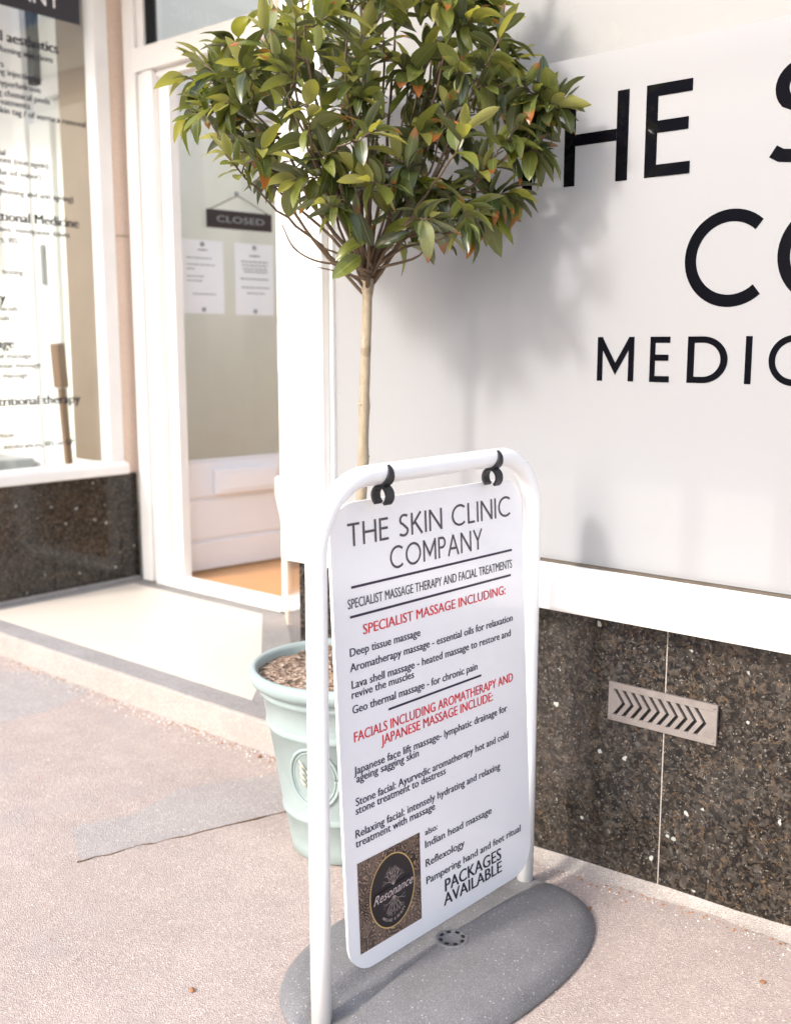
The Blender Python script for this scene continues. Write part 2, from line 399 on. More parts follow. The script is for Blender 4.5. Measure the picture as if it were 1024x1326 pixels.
# ================================================================== SETTING
# pavement: one sheet, rising and falling a little along the shopfront
def gz(x, y):
    k = [(-8, .02), (-3.7, .006), (-2.7, -.004), (-2.2, .0), (-1.7, -.006), (-1.26, -.010), (-.65, .014), (.5, .02), (6, .02)]
    z = k[-1][1]
    for (a, za), (b, zb) in zip(k, k[1:]):
        if a <= x <= b: z = za+(zb-za)*(x-a)/(b-a); break
    if x < -8: z = .02
    t = max(0, min(1, (y+.45)/.4)); return z*t*t*(3-2*t)
xs = [-120, -30, -10]+[-6+.15*i for i in range(61)]+[8, 30, 120]; ys = [-120, -30, -10, -5]+[-3+.15*i for i in range(21)]+[.12]
V = [(x, y, gz(x, y)) for y in ys for x in xs]; nx = len(xs)
F = [(j*nx+i, j*nx+i+1, (j+1)*nx+i+1, (j+1)*nx+i) for j in range(len(ys)-1) for i in range(nx-1)]
pave = poly('pavement', V, F, 'pavement', None, True)
struct(pave, 'pinkish gritty pavement in front of the clinic', 'pavement')
def patch(name, pts, mat, lift=.0005, step=.018):
    """a worn repair: fine sheet whose edge fades raggedly into the paving (attribute 'inside' = metres in from the edge)"""
    x0, x1 = min(p[0] for p in pts)-.04, max(p[0] for p in pts)+.04; y0, y1 = min(p[1] for p in pts)-.04, min(-.016, max(p[1] for p in pts)+.04)
    nx, ny = int((x1-x0)/step)+1, int((y1-y0)/step)+1; V, A = [], []
    n = len(pts)
    for j in range(ny+1):
        for i in range(nx+1):
            x, y = x0+(x1-x0)*i/nx, y0+(y1-y0)*j/ny; inside = False; d = 9
            for k in range(n):
                (ax, ay), (bx, by) = pts[k], pts[(k+1) % n]
                if (ay > y) != (by > y) and x < (bx-ax)*(y-ay)/(by-ay)+ax: inside = not inside
                t = max(0, min(1, ((x-ax)*(bx-ax)+(y-ay)*(by-ay))/((bx-ax)**2+(by-ay)**2))); d = min(d, math.hypot(x-ax-t*(bx-ax), y-ay-t*(by-ay)))
            V.append((x, y, gz(x, y)+lift)); A.append(d if inside else -d)
    F = [(j*(nx+1)+i, j*(nx+1)+i+1, (j+1)*(nx+1)+i+1, (j+1)*(nx+1)+i) for j in range(ny) for i in range(nx)]
    o = poly(name, V, F, mat, pave, True); at = o.data.attributes.new('inside', 'FLOAT', 'POINT')
    for i, v in enumerate(A): at.data[i].value = v
    return o
def wob(pts, amp, step=.03, seed=0):
    out = []; rr = random.Random(seed)
    for (a, b) in zip(pts, pts[1:]+pts[:1]):
        a, b = Vector(a), Vector(b); n = max(1, int((b-a).length/step))
        for i in range(n):
            p = a+(b-a)*i/n; out.append((p.x+rr.uniform(-amp, amp), p.y+rr.uniform(-amp, amp)))
    return out
patch('paving_patch', (lambda p, *_: p)([(-2.02, -.736), (-2.19, -.649), (-2.13, -.513), (-2.17, -.333), (-2.10, -.20), (-2.05, -.09), (-1.80, -.09), (-1.855, -.24), (-1.94, -.49)], .008, .04, 1), 'patch')
patch('paving_patch', (lambda p, *_: p)([(-3.7, -.30), (-3.48, -.119), (-3.37, -.025), (-3.05, -.025), (-2.99, -.23), (-3.0, -.39), (-3.4, -.52)], .008, .05, 2), 'patch')
cr = smoothpath([(-2.018, -.738, .001), (-1.985, -.62, .001), (-1.938, -.49, .001), (-1.853, -.24, .001)], 6)
rr = random.Random(4); cr = [p+Vector((rr.uniform(-.006, .006), rr.uniform(-.006, .006), 0)) for p in cr]
V, F = tubegeo(cr, [.0016*rr.uniform(.2, 1.5) for _ in cr], 4)
poly('crack', V, F, 'twig', pave)
# cement fillet along the foot of the granite
V, F = [], []; rr = random.Random(3)
for i in range(90):
    x = -2.05+i*.05; wv_ = .036+.024*mnoise.noise(Vector((x*3, 0, 0)))+rr.uniform(-.006, .006)
    V += [(x, -wv_, gz(x, -wv_)+.0002), (x, -.5*wv_, gz(x, -.02)+.005), (x, .004, gz(x, 0)+.018+.004*mnoise.noise(Vector((x*6, 3, 0))))]
for i in range(89):
    for k in range(2): F.append((3*i+k, 3*i+3+k, 3*i+4+k, 3*i+1+k))
poly('cement_fillet', V, F, 'cement', pave, True)

ZS, XL, YD, ZT = .095, -4.03, .91, 2.95       # step level, left return, door plane, head of the shopfront
SP0, SP1 = Vector((-2.03, 0.0)), Vector((-2.975, .832))   # splayed right return, street corner to door
sdir = (SP1-SP0).normalized(); snor = Vector((-sdir.y, sdir.x)); snor = snor if snor.x < 0 else -snor   # towards the lobby

step = prism('entrance_step', [(-5.2, -.012), (-2.03, -.012), (-2.03, .02), (-2.90, .86), (-2.90, .98), (-5.2, .98)], -.05, ZS-.001, 'riser', None, .006)
struct(step, 'low entrance step with cream floor and grey border', 'step')
def sheet(name, pts, z, mat, parent, th=.004):
    return prism(name, pts, z-.003, z+th, mat, parent, 0)
inl = [(-3.965, .085), (-2.345, .085), (-2.47, .235), (-3.10, .815), (-3.965, .815)]
sheet('border_strip', [(-4.03, -.010), (-2.05, -.010), (-2.345, .0835), (-4.03, .0835)], ZS, 'grey_border', step)
sheet('border_strip', [(-2.049, -.009), (-2.035, .015), (-2.95, .872), (-3.0995, .8165), (-2.4685, .2355), (-2.3435, .0845)], ZS, 'grey_border', step)
sheet('border_strip', [(-4.03, .8165), (-3.101, .8165), (-2.95, .8735), (-4.03, .8735)], ZS, 'grey_border', step)
sheet('border_strip', [(-4.03, .0845), (-3.9665, .0845), (-3.9665, .8155), (-4.03, .8155)], ZS, 'grey_border', step)
sheet('cream_inlay', inl, ZS, 'cream_stone', step, .005)

# shop interior
fl = box('interior_floor', -8.5, 4, .985, 4.6, .0, .118, 'oak_floor', None, 0); struct(fl, 'warm oak floor inside the open doorway', 'floor')
for a in ((-8.5, 4, 4.6, 4.7), (-8.6, -8.5, .2, 4.7), (4, 4.1, .2, 4.7)):
    wl = box('interior_wall', *a, 0, 4.6, 'cream_wall', None, 0); struct(wl, 'cream painted wall inside the clinic', 'wall')
pw = box('partition_wall', -5.05, -4.95, 1.35, 4.6, .12, 4.4, 'cream_wall', None, 0); struct(pw, 'cream partition wall behind the glass door', 'wall')
pw = box('partition_wall', -2.85, -2.75, 1.9, 4.6, .12, 4.4, 'cream_wall', None, 0); struct(pw, 'cream partition wall beside the hallway', 'wall')
pw = box('partition_wall', -8.5, -5.06, 1.75, 1.85, .0, 4.4, 'cream_wall', None, 0); struct(pw, 'cream wall behind the lettered side window', 'wall')
sf = box('side_floor', -8.5, -4.10, .0, .98, .0, .45, 'pale_post', None, 0); struct(sf, 'white window display ledge behind lettered glass', 'ledge')

# building across the street (mirrored in the glass)
ob = thing('terrace_building', 'dark rendered terrace across the street, mirrored in the window', 'building', (-21, -15, 0))
box('wall', -15, 15, -.4, 0, 0, 8.2, 'opposite_render', ob, 0)
box('roof', -15.3, 15.3, -.6, .25, 8.2, 8.6, 'opposite_render', ob, 0)
for i in range(9):
    for z0 in (1.0, 4.6):
        wdw = box('window', -13.6+i*3.2, -12.2+i*3.2, .002, .05, z0, z0+1.9, 'opposite_glass', ob, 0)

# ================================================================== SHOPFRONT
shop = thing('shopfront', 'white framed clinic shopfront with granite base and recessed doorway', 'building')
# --- granite stall riser, right of the doorway
GT = .604
ris = box('stall_riser', -2.02, 3.6, .03, .16, -.02, GT-.004, 'dark_gap', shop, 0)
edges = [-2.045, -.949, .15, 1.25, 2.4, 3.6]
for a, b in zip(edges, edges[1:]):
    box('granite_slab', a+.0016, b-.0016, .0, .028, -.03, GT-.003, 'granite', ris, .0012)
# joint grout
box('grout_joint', edges[1]-.0015, edges[1]+.0015, .002, .02, -.02, GT-.01, 'cement', ris, 0)
# splayed granite
def spl(p, q, z0, z1, off0, off1, mat, name, parent, bev=.0015):
    a = SP0+sdir*p; b = SP0+sdir*q
    pts = [a+snor*off0, b+snor*off0, b+snor*off1, a+snor*off1]
    return prism(name, [tuple(v) for v in pts], z0, z1, mat, parent, bev)
SL = (SP1-SP0).length
spr = spl(.05, SL-.10, ZS+.006, GT-.004, -.12, -.03, 'dark_gap', 'splay_riser', shop)
spl(.030, .60, ZS+.006, GT-.003, -.028, .0, 'granite', 'granite_slab', spr)
spl(.603, SL-.11, ZS+.006, GT-.003, -.028, .0, 'granite', 'granite_slab', spr)
spl(SL-.107, SL-.008, ZS+.006, ZT, -.07, .004, 'stone', 'pilaster', shop, .003)
# --- left return
lr = box('return_riser', -4.3, XL-.03, -.0, YD, ZS+.006, GT-.006, 'dark_gap', shop, 0)
for a, b in ((-.03, .455), (.458, .90)):
    box('granite_slab', XL-.028, XL, a, b, ZS+.012, GT-.006, 'granite', lr, .0012)
box('stone_skirting', XL-.01, XL+.012, -.01, .90, ZS+.004, ZS+.022, 'grey_border', lr, .003)
bm = bmesh.new()
for z0, z1 in ((GT-.004, 1.655), (1.658, ZT)):
    addbox(bm, XL-.16, XL-.004, .838, .925, z0, z1, .003)
frombm('pilaster', bm, 'stone', shop)

# --- display window (street)
WX0, WX1 = -2.02, 3.5
bm = bmesh.new()
addbox(bm, WX0+.02, WX0+.095, -.022, .06, GT+.09, ZT, .004)          # corner post
addbox(bm, WX1-.08, WX1, -.01, .06, GT+.09, ZT, .004)
addbox(bm, WX0+.096, WX1-.081, -.01, .06, ZT-.12, ZT, .004)          # head
addbox(bm, WX0+.096, WX0+.108, .004, .05, GT+.09, ZT-.121, .002)     # inner stop
win = frombm('display_window', bm, 'white_paint', shop)
sill = extr('sill', [(-.075, 0), (-.078, .008), (-.078, .060), (-.070, .070), (.004, .088), (.07, .088), (.07, 0)], (-2.032, 0, GT+.001), (0, 1, 0), (0, 0, 1), (1, 0, 0), WX1+.12-(-2.032), 'white_paint', win, .002)
bead = extr('bead', [(-.002, 0), (.016, 0), (.016, .0035), (.002, .0035)], (WX0+.097, .0, GT+.0895), (0, 1, 0), (0, 0, 1), (1, 0, 0), 5.2, 'sealant', win)
PX0, PX1 = WX0+.109, WX1-.082
pane = poly('window_pane', [(PX0, .018, GT+.09), (PX1, .018, GT+.09), (PX1, .018, ZT-.12), (PX0, .018, ZT-.12)], [(0, 1, 2, 3)], 'pane_glass', win)
FT = 1.765
poly('frosted_film', [(PX0, .0150, GT+.09), (PX1, .0150, GT+.09), (PX1, .0150, FT), (PX0, .0150, FT)], [(0, 1, 2, 3)], 'frosted_film', win)
wmap = lambda z: (lambda u, v, k: (u, .0142-.0003*k, z+v))
def wletters(items, z, cap, wt):
    for ch, x0, wd in items:
        adv = strokes(ch, wt)[0]
        letter('letter', ch, wmap(z), 'black_gloss', win, x0, cap, wt, wd/(adv*cap))
wletters([('T', -1.393, .129), ('H', -1.236, .150), ('E', -1.048, .098), ('S', -.790, .105), ('K', -.660, .13), ('I', -.515, .024), ('N', -.455, .15)], 1.507, .178, .132)
wletters([('C', -.952, .158), ('O', -.767, .186), ('M', -.545, .17), ('P', -.34, .10), ('A', -.215, .15), ('N', -.03, .15), ('Y', .15, .13)], 1.2505, .178, .132)
wletters([('M', -1.142, .086), ('E', -1.020, .044), ('D', -.938, .084), ('I', -.819, .013), ('C', -.773, .082)], 1.099, .092, .135)
# blind behind the clear glass above the film, boxes on the ledge behind the film
bl = box('roller_blind', PX0+.02, PX1-.05, .10, .104, 1.70, ZT-.06, 'blind_white', None, 0)
tag(bl, 'pale roller blind hanging behind the clear glass above the film', 'blind')
box('added_dark_back', PX0+.5, PX1, .80, .82, .12, 1.72, 'tan_board', shop, 0)  # unseen board, added to darken the film so the boxes show brighter
lg = box('window_ledge', PX0, PX1, .05, .42, .58, .66, 'tan_board', shop, .004)
for i, (a, b) in enumerate(((-1.40, -1.187), (-1.092, -.933), (-.891, -.742))):
    bx_ = box('storage_box', a, b, .022, .26, .662, .886, 'box_white', None, .006)
    tag(bx_, ('pale box behind the film beside the hanging sign panel', 'pale box behind the film under the letters E and D', 'pale box behind the film under the letter I')[i], 'box', 'boxes on the ledge behind the film')

# --- splayed return window, seen edge on
bm = bmesh.new()
def spl_bm(bm, p, q, z0, z1, o0, o1, bev=.003):
    m = Matrix.Translation((SP0.x, SP0.y, 0)) @ Matrix(((sdir.x, snor.x, 0, 0), (sdir.y, snor.y, 0, 0), (0, 0, 1, 0), (0, 0, 0, 1)))
    addbox(bm, p, q, o0, o1, z0, z1, bev, m)
spl_bm(bm, .03, .10, GT+.09, ZT, -.07, -.004); spl_bm(bm, SL-.19, SL-.108, GT+.09, ZT, -.07, -.004)
spl_bm(bm, .101, SL-.191, ZT-.12, ZT, -.06, -.006); spl_bm(bm, .101, SL-.191, GT+.09, GT+.13, -.06, -.006)
sw = frombm('splay_window', bm, 'white_paint', shop)
a = SP0+sdir*.102; b = SP0+sdir*(SL-.192)
poly('window_pane', [(a.x, a.y, GT+.131), (b.x, b.y, GT+.131), (b.x, b.y, ZT-.121), (a.x, a.y, ZT-.121)], [(0, 1, 2, 3)], 'pane_glass', sw).location = (-snor.x*.03, -snor.y*.03, 0)
a = SP0+sdir*.045
extr('sill', [(.036, 0), (.040, .008), (.040, .066), (.034, .076), (-.004, .088), (-.07, .088), (-.07, 0)], (a.x, a.y, GT+.001), (snor.x, snor.y, 0), (0, 0, 1), (sdir.x, sdir.y, 0), SL-.13, 'white_paint', sw, .002)

# --- left return window with lettering
bm = bmesh.new()
addbox(bm, XL-.07, XL+.004, .762, .835, GT+.05, ZT, .006)
addbox(bm, XL-.07, XL+.004, -.05, .02, GT+.05, ZT, .006)
addbox(bm, XL-.07, XL+.004, .021, .761, ZT-.10, ZT, .004)
lw = frombm('return_window', bm, 'white_paint', shop)
extr('sill', [(.030, 0), (.034, .008), (.034, .040), (.026, .050), (-.004, .058), (-.07, .058), (-.07, 0)], (XL, -.06, GT-.003), (1, 0, 0), (0, 0, 1), (0, 1, 0), .899, 'white_paint', lw, .003)
XP = XL-.035
poly('window_pane', [(XP, .02, GT+.05), (XP, .762, GT+.05), (XP, .762, ZT-.10), (XP, .02, ZT-.10)], [(0, 1, 2, 3)], 'pane_glass', lw)
gmap = lambda z, e=0: (lambda u, v: (XP+.002+e, u, z+v))
rb = 'black_ink'
lines = [('Medical aesthetics', 1, .614, 2.376), ('wrinkle softening injections', 0, .587, 2.334), ('dermal fillers', 0, .363, 2.276), ('lip enhancing injections', 0, .511, 2.247),
 ('treatment of hyperhidrosis', 0, .523, 2.204), ('resurfacing chemical peels', 0, .563, 2.166), ('skin treatments', 0, .470, 2.132), ('skin tag / of verruca removal', 0, .730, 2.099),
 ('facial', 0, .349, 1.934), ('injections (non agein)', 0, .542, 1.905), ('(flat ed minor)', 0, .504, 1.857), ('lotions', 0, .342, 1.817), ('(tightening and anti ageing)', 0, .653, 1.782),
 ('Functional Medicine', 1, .674, 1.676), ('hormones, menopause issues', 0, .627, 1.633), ('disorders, IBS', 0, .384, 1.590), ('genetic testing', 0, .401, 1.464),
 ('Beauty', 1, .315, 1.351), ('facials', 0, .368, 1.316), ('specials', 0, .328, 1.277), ('Massage', 1, .342, 1.165), ('remedial massage', 0, .420, 1.123), ('deep tissue massage', 0, .458, 1.084),
 ('hot stone massage', 0, .398, 1.043), ('Nutritional therapy', 1, .641, .928), ('nutrition', 0, .317, .796), ('weight, intolerances, IBS or GP', 0, .601, .748)]
for body, bold, yr, z in lines:
    write('lettering', body, gmap(z), rb, lw, yr, None, .040 if bold else .024, 0, 0, 'R', 1.0, .065 if bold else .05)
box('name_plate', XP+.001, XP+.003, .05, .724, 2.512, 2.78, 'black_ink', lw, 0)
write('lettering', 'COMPANY', gmap(2.552, .0035), 'paper', lw, .63, None, .062, 0, 0, 'R', 1.05)
write('lettering', 'CLINIC', gmap(2.655, .0035), 'paper', lw, .68, None, .062, 0, 0, 'R', 1.05)
# inside jamb lining and joinery seen through that window
box('jamb_lining', XL-.30, XL-.072, .775, .83, GT+.05, ZT, 'tan_board', lw, .002)
fs = thing('glazed_screen', 'white timber screen with transom standing behind lettered glass', 'screen', (-4.9, 1.0, .12))
box('post', -.325, -.065, -.02, .04, 0, 2.83, 'white_paint', fs, .004)
box('post_side', -.064, .125, .0, .18, 0, 2.15, 'pale_post', fs, .004)
box('transom_bar', .10, .72, -.02, .05, 2.248, 2.33, 'white_paint', fs, .004)
box('mullion', -.03, .03, -.01, .03, 2.331, 2.83, 'dark_gap', fs, .002)
box('transom_panel', .031, .72, .03, .045, 2.331, 2.83, 'cream_wall', fs, .002)
box('screen_panel', .126, .72, .03, .045, .45, 2.247, 'cream_wall', fs, .002)
ht = box('pull_handle', .02, .04, -.026, -.002, 1.36, 1.56, 'grey_plastic', fs, .004)
pole = thing('wooden_prop', 'brown wooden prop leaning behind the lettered side window', 'wood prop', (-4.62, .93, .45))
m = Matrix.Rotation(radians(2), 4, 'X') @ Matrix.Rotation(radians(-2), 4, 'Y')
box('shaft', -.016, .016, -.016, .016, .0, .52, 'pine_wood', pole, .004, m)
box('grip', -.034, .034, -.024, .024, .522, .74, 'pine_wood', pole, .008, m)
gb = box('display_plinth', -5.5, -4.98, .70, .95, .452, .60, 'grey_plastic', None, .01); tag(gb, 'grey plinth on the ledge behind the side window', 'plinth')

# --- door frame
bm = bmesh.new()
for x0, x1, y0 in ((-4.0, -3.925, YD-.02), (-3.922, -3.885, YD-.006), (-3.883, -3.815, YD-.016), (-3.813, -3.75, YD+.02)):
    addbox(bm, x0, x1, y0, YD+.07, ZS+.006, 2.328 if x0 > -3.93 else ZT, .004)
addbox(bm, -3.062, -2.975, YD-.02, YD+.07, ZS+.006, ZT, .004)
addbox(bm, -2.973, -2.935, YD-.012, YD+.07, ZS+.2, ZT, .004)
addbox(bm, -3.924, -3.063, YD-.022, YD+.07, 2.33, 2.428, .004)
addbox(bm, -3.924, -3.063, YD-.01, YD+.07, ZT-.10, ZT, .004)
addbox(bm, -3.924, -3.88, YD+.0, YD+.07, 2.429, ZT-.101, .003)
addbox(bm, -3.812, -3.063, YD+.01, YD+.06, 2.300, 2.329, .003)
dfm = frombm('door_frame', bm, 'white_paint', shop)
poly('transom_pane', [(-3.88, YD+.03, 2.428), (-3.063, YD+.03, 2.428), (-3.063, YD+.03, ZT-.10), (-3.88, YD+.03, ZT-.10)], [(0, 1, 2, 3)], 'pane_glass', dfm)
box('gasket', -3.879, -3.862, YD+.012, YD+.06, 2.43, ZT-.102, 'dark_gap', dfm, 0)
extr('threshold', [(0, 0), (0, .022), (.012, .032), (.09, .036), (.11, .022), (.11, 0)], (-3.884, YD-.030, ZS+.0055), (0, 1, 0), (0, 0, 1), (1, 0, 0), .822, 'white_paint', dfm, .002)

# --- door, hinged at the left jamb, standing open inwards
DD = Vector((.140, .990, 0)).normalized(); door_root = Vector((-3.862, YD+.075, .125))
drz = math.atan2(DD.y, DD.x)
# door local frame: x along the leaf, -y the outer face (towards the lobby), z up
def door_part(name, s0, s1, y0, y1, z0, z1, mat, parent, bev=.003):
    return box(name, s0, s1, y0, y1, z0-.125, z1-.125, mat, parent, bev)
DW = .78; HZ = 2.295
bm = bmesh.new()
for s0, s1, z0, z1 in ((-.0, .045, .13, HZ), (DW-.09, DW, .13, HZ), (.046, DW-.091, 2.215, HZ), (.046, DW-.091, .475, .640), (.046, DW-.091, .13, .262)):
    addbox(bm, s0, s1, 0, .044, z0-.125, z1-.125, .003)
addbox(bm, .046, DW-.091, .012, .034, .262-.125, .475-.125, 0)
door = frombm('door', bm, 'door_paint', shop); door.location = door_root; door.rotation_euler = (0, 0, drz)
# lower raised panel and moulding
door_part('raised_panel', .058, DW-.105, .005, .0115, .276, .462, 'door_paint', door, .004)
poly('door_pane', [(.045, .02, .515), (DW-.09, .02, .515), (DW-.09, .02, 2.09), (.045, .02, 2.09)], [(0, 1, 2, 3)], 'pane_glass', door)
lb = door_part('letterbox', .200, .560, -.034, -.001, .487, .602, 'door_paint', door, .005)
lbf = door_part('letter_flap', .228, .540, -.039, -.0345, .505, .582, 'door_paint', door, .003)
door_part('glazing_bead', .046, DW-.091, .006, .014, .641, .652, 'door_paint', door, .002)
door_part('handle', DW-.06, DW-.04, -.05, -.001, 1.05, 1.2, 'metal_grey', door, .006)
Mdoor = Matrix.Translation(door_root) @ Matrix.Rotation(drz, 4, 'Z')
def on_door(name, label, cat, group=None):
    o = thing(name, label, cat, group=group); o.location = door_root; o.rotation_euler = (0, 0, drz); return o
def dmap(z, e): return lambda u, v: (u, e, z-.125+v)
def notice(s0, s1, z0, z1, label, lines):
    t = on_door('paper_notice', label, 'notice', None)
    door_part('sheet', s0, s1, .0150, .0156, z0, z1, 'paper', t, 0)
    rnd = random.Random(int(s0*1e4))
    for zc, a, b, cap in lines:
        V, F = [], []; u, ue = s0+(s1-s0)*a, s0+(s1-s0)*b; m_ = dmap(z0+(z1-z0)*zc, .0145)   # print too small to read: word-length dashes
        while u < ue-.004:
            wl = min(rnd.uniform(.008, .026), ue-u); o_ = len(V); V += [m_(u, 0), m_(u+wl, 0), m_(u+wl, cap*.55), m_(u, cap*.55)]; F.append((o_, o_+1, o_+2, o_+3)); u += wl+.004
        poly('printed_line', V, F, 'notice_ink', t)
    for z in (z0+.018, z1-.018):
        lathe('sucker', [(.011, 0), (.010, .004), (.004, .008), (.0, .0085)], 'grey_plastic', t, 14).matrix_local = Matrix.Translation(((s0+s1)/2, .0148, z-.125)) @ Matrix.Rotation(pi/2, 4, 'X')
    return t
notice(.078, .298, 1.322, 1.650, 'white paper notice with sparse faint lines on door glass, hinge side', [(.86, .40, .62, .010), (.75, .12, .72, .007), (.66, .12, .80, .007), (.60, .12, .30, .007), (.50, .12, .55, .007), (.44, .12, .48, .007), (.26, .25, .82, .008)])
notice(.360, .578, 1.320, 1.650, 'white paper notice with dense centred text on door glass', [(.82, .38, .64, .012), (.74, .16, .86, .009), (.69, .18, .84, .009), (.64, .20, .86, .009), (.60, .24, .84, .009), (.50, .14, .86, .009), (.38, .16, .88, .009), (.30, .30, .76, .009)])
t = on_door('paper_notice', 'small blank paper note near the open edge of the door', 'notice'); door_part('sheet', .590, .675, .0150, .0156, 1.05, 1.277, 'paper', t, 0)
cs = on_door('closed_sign', 'small dark wooden sign hung by string on the glass door', 'sign')
bd = door_part('board', .205, .560, -.006, .004, 1.708, 1.789, 'closed_board', cs, .003)
write('lettering', 'CLOSED', dmap(1.735, -.0075), 'grey_plastic', cs, .255, .26, .028)
V, F = tubegeo([(.225, -.001, 1.789-.125), (.378, .006, 1.861-.125)], .0022, 6); v2, f2 = tubegeo([(.378, .006, 1.861-.125), (.54, -.001, 1.789-.125)], .0022, 6)
poly('string', V+v2, F+[tuple(i+len(V) for i in f) for f in f2], 'string', cs)
lathe('hook', [(.012, 0), (.010, .006), (.003, .01), (0, .011)], 'grey_plastic', cs, 12).matrix_local = Matrix.Translation((.378, .014, 1.87-.125)) @ Matrix.Rotation(pi/2, 4, 'X')

# --- head of the shopfront: fascia, soffit and upper wall (above the frame)
box('fascia', -9, 3.7, -.12, .10, ZT+.002, ZT+.55, 'white_paint', shop, .006)
box('soffit', -4.3, -2.0, .102, 1.0, ZT+.002, ZT+.06, 'white_paint', shop, .003)
box('upper_wall', -9, 3.7, -.02, .25, ZT+.552, ZT+1.1, 'stone', shop, 0)
bm = bmesh.new()
addbox(bm, -8.5, XL-.072, -.05, .02, GT+.05, GT+.12, .004); addbox(bm, -8.5, XL-.072, -.05, .02, ZT-.12, ZT, .004); addbox(bm, -6.4, -6.33, -.05, .02, GT+.121, ZT-.121, .004)
bw = frombm('street_window', bm, 'white_paint', shop)
for x0, x1 in ((-8.5, -6.401), (-6.329, XL-.072)): poly('window_pane', [(x0, -.01, GT+.12), (x1, -.01, GT+.12), (x1, -.01, ZT-.12), (x0, -.01, ZT-.12)], [(0, 1, 2, 3)], 'pane_glass', bw)
box('street_riser', -8.5, XL-.03, -.05, -.02, -.03, GT+.049, 'granite', shop, 0)

# --- air vent set into the granite
vent = thing('air_vent', 'weathered terracotta air vent with chevron slots in granite', 'air vent', (-.953, 0, .408))
W2, H2, HZ_, PT, TK, KX = .1235, .043, .0285, .0205, .0088, .021
box('recess', -W2+.006, W2-.006, -.0022, -.0012, -H2+.006, H2-.006, 'dark_gap', vent, 0)
for z0, z1 in ((HZ_, H2), (-H2, -HZ_)): box('rim', -W2, W2, -.0090, -.0010, z0, z1, 'vent_terracotta', vent, .0008)
def cx(z): return -.112+KX*(1-abs(z)/HZ_)
def slat(lf, rt):
    zs = (-HZ_+.0002, 0, HZ_-.0002); pts = [(lf(z), z) for z in zs]+[(rt(z), z) for z in reversed(zs)]
    return extr('slat', pts, (0, -.0088, 0), (1, 0, 0), (0, 0, 1), (0, 1, 0), .0062, 'vent_terracotta', vent, .0005)
NS = 10
slat(lambda z: -W2, cx); slat(lambda z: cx(z)+(NS-1)*PT+TK, lambda z: W2)
for i in range(NS-1): slat(lambda z, i=i: cx(z)+i*PT+TK, lambda z, i=i: cx(z)+(i+1)*PT)
for sx_ in (-1, 1):
    for sz_ in (-1, 1):
        lathe('screw', [(.0032, 0), (.003, .0012), (0, .0018)], 'vent_terracotta', vent, 10).matrix_local = Matrix.Translation((sx_*.117, -.0090, sz_*.036)) @ Matrix.Rotation(pi/2, 4, 'X')

# ================================================================== PLANT POT
PC = Vector((-1.625, -.268, 0)); PH = .445
pot = thing('plant_pot', 'sage green glazed flowerpot with ribbed bands and oval medallion', 'plant pot', PC)
prof = [(.02, .0), (.112, .0), (.118, .006), (.122, .03), (.1335, .10), (.1375, .103), (.1395, .110), (.1375, .117), (.1375, .12), (.1660, .305), (.1705, .308), (.1725, .315), (.1705, .322), (.1700, .325),
        (.1790, .382), (.1850, .386), (.1870, .394), (.1850, .402), (.1900, .405), (.2030, .412), (.2090, .424), (.2080, .437), (.2000, .445), (.1920, .442), (.1880, .434), (.1840, .40), (.178, .38)]
prof = [(r*1.055, z*PH/.445) for r, z in prof]
lathe('pot_body', prof, 'sage_glaze', pot, 72)
# medallion facing the street: raised oval ring with a sprig
def pr(z): return 1.055*(.1375+(z-.12)/(.305-.12)*(.166-.1375))
MA = radians(-72)
def potpt(a, z, e): r = pr(z)+e; return Vector((r*cos(MA+a/r), r*sin(MA+a/r), z))
MZ = .222
tube('medallion_ring', [potpt(.060*cos(t), MZ+.072*sin(t), .001) for t in [2*pi*i/48 for i in range(49)]], .0042, 'sage_glaze', pot, 8)
tube('medallion_ring', [potpt(.052*cos(t), MZ+.063*sin(t), .0) for t in [2*pi*i/48 for i in range(49)]], .0022, 'sage_glaze', pot, 6)
V, F = [], []
for k in range(-4, 5):
    if not k: continue
    s = 1 if k > 0 else -1; z0 = MZ-.04+abs(k)*.014
    for (p, q) in (((0, z0-.012), (s*.016, z0+.004)), ((s*.014, z0+.002), (s*.034, z0+.018+.002*abs(k)))):
        v, f = tubegeo([potpt(p[0], p[1], 0), potpt((p[0]+q[0])/2, (p[1]+q[1])/2, .003), potpt(q[0], q[1], .0)], [.002, .0045, .001], 6); o_ = len(V); V += v; F += [tuple(i+o_ for i in x) for x in f]
v, f = tubegeo([potpt(0, MZ-.055, 0), potpt(.002, MZ, .001), potpt(0, MZ+.05, 0)], [.003, .003, .001], 6); o_ = len(V); V += v; F += [tuple(i+o_ for i in x) for x in f]
poly('sprig_relief', V, F, 'glaze_worn', pot, True)
V, F = [], []; n, rn = 48, 12
for j in range(rn+1):
    for k in range(n):
        r = .1965*j/rn; a = 2*pi*k/n; p = Vector((r*cos(a), r*sin(a), 0))
        V.append((p.x, p.y, .424+.012*mnoise.noise(p*22)+.006*mnoise.noise(p*70)+.010*(1-j/rn)))
for j in range(rn):
    for k in range(n): F.append((j*n+k, j*n+(k+1) % n, (j+1)*n+(k+1) % n, (j+1)*n+k))
poly('soil', V, F, 'soil', pot, True)

